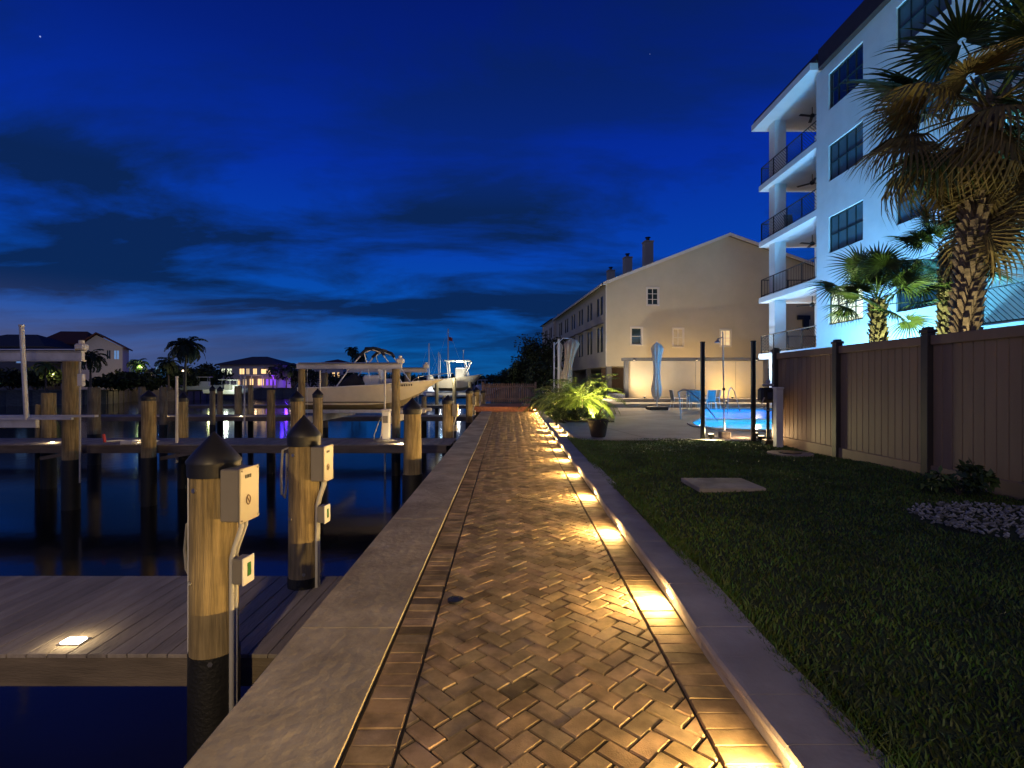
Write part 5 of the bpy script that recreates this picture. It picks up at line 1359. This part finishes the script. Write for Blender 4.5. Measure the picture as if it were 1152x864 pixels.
for x_,y_,z_,p_,c_ in((XD(306,115),115.5,3.0,420,(.18,.03,1)),(XD(322,114),114,2.0,260,(.15,.03,1)),(XD(322,117.6),115.5,7.2,160,(.08,.02,1)),(XD(290,117),116,2.0,60,(1,.6,.3)),(XD(330,116),115,1.2,120,(1,.75,.35))):
    lamp('garden_lamp','POINT',(x_,y_,z_),p_,c_,.25)
house(XD(336,150),150,.5,13,10,5.6,R(0),'distant house with red roof behind the boat lift beam','house_white','roof_red',2.0,[(.75,.82,.5,.8,'f',gw),(.86,.92,.5,.8,'f',gw),(.3,.38,.5,.8,'f','glass_warm_dim')])
house(XD(369,156),156,.5,4.2,5,7.6,R(0),'small square tower with three windows on the skyline','house_white','roof_red',1.0,[(.15,.3,.8,.93,'f','glass_blue'),(.42,.57,.8,.93,'f','glass_blue'),(.7,.85,.8,.93,'f','glass_blue')],name='tower_house')
# lit gazebo (blue) and lamps on far shore
t=thing('gazebo','small gazebo lit bright blue across the water','gazebo',(XD(181,86),86,.5)); m=MB(); [m.cyl((sx,sy,0),(sx,sy,2.6),.1,n=6) for sx in(-1,1) for sy in(-1,1)]; m.build('posts','house_white',t,loc=(0,0,0)); m=MB(); m.lathe([(1.8,2.6),(.1,3.8)],n=4); m.build('roof','roof_grey',t,loc=(0,0,0)); m=MB(); m.box((.3,-.9,3.9),(1.0,.1,1.0)); m.build('light_panel','glass_blue',t,loc=(0,0,0))
lamp('garden_lamp','POINT',(XD(182,84),84,3.6),90,(.1,.3,1),.2)
def garden_light(px,py,d,p,c,label):
    x,y,z=W(px,py,d); t=thing('garden_light',label,'light',(x,y,.45),0,'garden lights across the water')
    m=MB(); m.cyl((0,0,0),(0,0,max(.2,z-.45)),.04,n=6); m.build('stake','black_metal',t,loc=(0,0,0)); m=MB(); m.lathe([(.05,0),(.14,.08),(.05,.22)],c=(0,0,max(.2,z-.45)),n=8); m.build('globe','lamp_soft',t,loc=(0,0,0))
    l=lamp('garden_lamp','POINT',(0,-.4,max(.5,z-.1)),p*2.2,c,.2); l.parent=t
garden_light(117,427,80,120,(1,.6,.22),'orange garden light on the lawn below the white house')
garden_light(60,422,76,110,(.9,.9,.25),'garden light in the shrubs behind the tall left pile')
garden_light(190,425,88,90,(1,.6,.3),'garden light at the foot of the coconut palm')
garden_light(160,414,84,90,(.8,1,.4),'garden light high in the green palm')
garden_light(206,418,80,50,(1,.7,.4),'garden light beside the trunk of the coconut palm')
garden_light(148,430,84,50,(1,.8,.3),'low garden light right of the orange one')
# mid-distance marina bits beyond the boats
small_boat(XD(523,75),75,-.3,6,R(30),'low boat right of the lit sport boat')
t=thing('boat_lift','distant boat lift holding the lit white boat','boat lift',(-4.6,39,0.3),0,'boat lifts'); m=MB(); m.box((-4.2,38.2,.7),(4.4,.12,.18)); m.box((-4.2,41.5,.7),(4.4,.12,.18)); m.build('cradle','alu',t); m=MB(); [m.cyl((xx,38.1,-2),(xx,38.1,1.6),.14,n=8) for xx in(-5.6,-3.1)]; m.build('lift_post','old_wood',t)
# ------------------------------------------------------------------ lamps that light the place
warm=(1,.66,.30)
flood(XD(667,18.5)+.1,18.4,.15,(2.9,19.8,1.3),1500,(1,.85,.38),'flood light under the bright palm bush',sp=130)
flood(1.95,22.5,.15,(2.3,24,1.0),420,(1,.8,.4),'flood light among the smaller palm bushes',sp=130)
flood(8.6,33.2,.55,(9.5,34.6,2.0),200,(1,.70,.34),'flood light at the left part of the pale yellow wall',sp=150)
flood(14.2,33.0,.55,(14.5,34.6,1.8),300,(1,.66,.26),'flood light at the right part of the pale yellow wall',sp=150)
flood(PX-.9,7.3,.15,(PX+.35,8.2,5.8),470,(1,.86,.45),'flood light behind the fence below the tall palm',sp=50)
flood(XD(975,11.2),10.2,.15,(XD(989,11.2),11.2,3.3),800,(.85,1,.4),'flood light behind the fence below the short palm',sp=60)
flood(11.8,18.5,.2,(14,18.5,8.5),4600,(.20,.58,1),'added blue light standing in for pool glow on the white building',sp=150,size=.5)  # this and the next flood are added in place of a neighbouring pool's glow
flood(11.2,11,.2,(14,11.5,6),3000,(.14,.62,1),'second added blue light standing in for pool glow on the white building',sp=150,size=.5)
flood(12.4,29.6,.37,(14.8,26.5,9),1700,(.5,.75,1),'flood light below the corner balconies',sp=100,size=.3)
flood(11.2,35.6,.15,(11.2,38.3,5),800,(1,.66,.30),'flood light behind the left part of the pale yellow wall',sp=150)
flood(14.6,35.6,.15,(15,38.6,5),620,(1,.66,.30),'flood light behind the right part of the pale yellow wall',sp=150)
flood(5.2,31.5,.15,(10,39,9),2600,(1,.86,.66),'flood light before the corner of the long townhouse block',sp=120)
for x_,lb in((8.2,'left added wall light on the grey cap behind the pool'),(12.4,'middle added wall light on the grey cap behind the pool'),(16.4,'right added wall light on the grey cap behind the pool')):
    t=thing('added_wall_light',lb,'light',(x_,34.40,3.10),0,'added wall lights on the grey cap')  # lights added on the wall cap to warm the patio
    m=MB(); m.box((0,-.02,0),(.16,.10,.10),bev=.02); m.build('housing','black_metal',t,loc=(0,0,0)); m=MB(); m.box((0,-.03,-.055),(.12,.06,.012)); m.build('lens','lamp_soft',t,loc=(0,0,0))
    l=lamp('patio_fill_lamp','SPOT',(0,-.1,-.1),1100,(1,.72,.40),.06,spot=130,blend=.8); l.parent=t; l.rotation_euler=Vector((-.25,-1,-.35)).to_track_quat('-Z','Y').to_euler()
flood(5.84,12.0,.13,(6.05,7.4,1.5),60,(1,.62,.28),'added flood light beside the reel post washing the fence',sp=90)  # added only to brighten the fence boards
flood(5.95,12.55,.15,(4.2,15,0.2),120,(1,.62,.34),'added flood light at the foot of the pale post',sp=160)  # added to warm the patio around the posts
# added fill lamps: lawn flood, and a pole lamp behind the viewpoint
flood(4.88,12.55,.12,(2.7,8.5,.1),200,(1,.84,.42),'added flood light at the patio edge grazing the lawn',sp=140)  # added to brighten the lawn from its far end
t=thing('fill_lamp','added warm fill lamp on a tall pole behind the viewpoint','fill lamp',(-.9,-5.0,0))  # unseen lamp added as warm fill for piles and bricks
m=MB(); m.cyl((0,0,0),(0,0,3.6),.05,n=12); m.lathe([(.1,0),(.12,.1),(.06,.25)],n=12); m.build('pole','black_metal',t,loc=(0,0,0))
m=MB(); m.lathe([(.16,3.95),(.18,4.0),(.03,4.2)],n=12); m.build('hood','black_metal',t,loc=(0,0,0))
m=MB(); m.lathe([(.06,3.62),(.12,3.75),(.13,3.92)],n=12); m.build('lamp_glass','lamp_soft',t,loc=(0,0,0))
l=lamp('fill_lamp_bulb','SPOT',(0,.3,3.55),1300,(1,.70,.32),.12,spot=84,blend=.9); l.parent=t; l.rotation_euler=Vector((-3.6,12,-3.9)).to_track_quat('-Z','Y').to_euler()
l=lamp('fill_lamp_side_bulb','SPOT',(.15,.2,3.55),250,(1,.80,.45),.12,spot=70,blend=1); l.parent=t; l.rotation_euler=Vector((5.5,12,-3.2)).to_track_quat('-Z','Y').to_euler()  # second bulb added to lighten lawn and fence
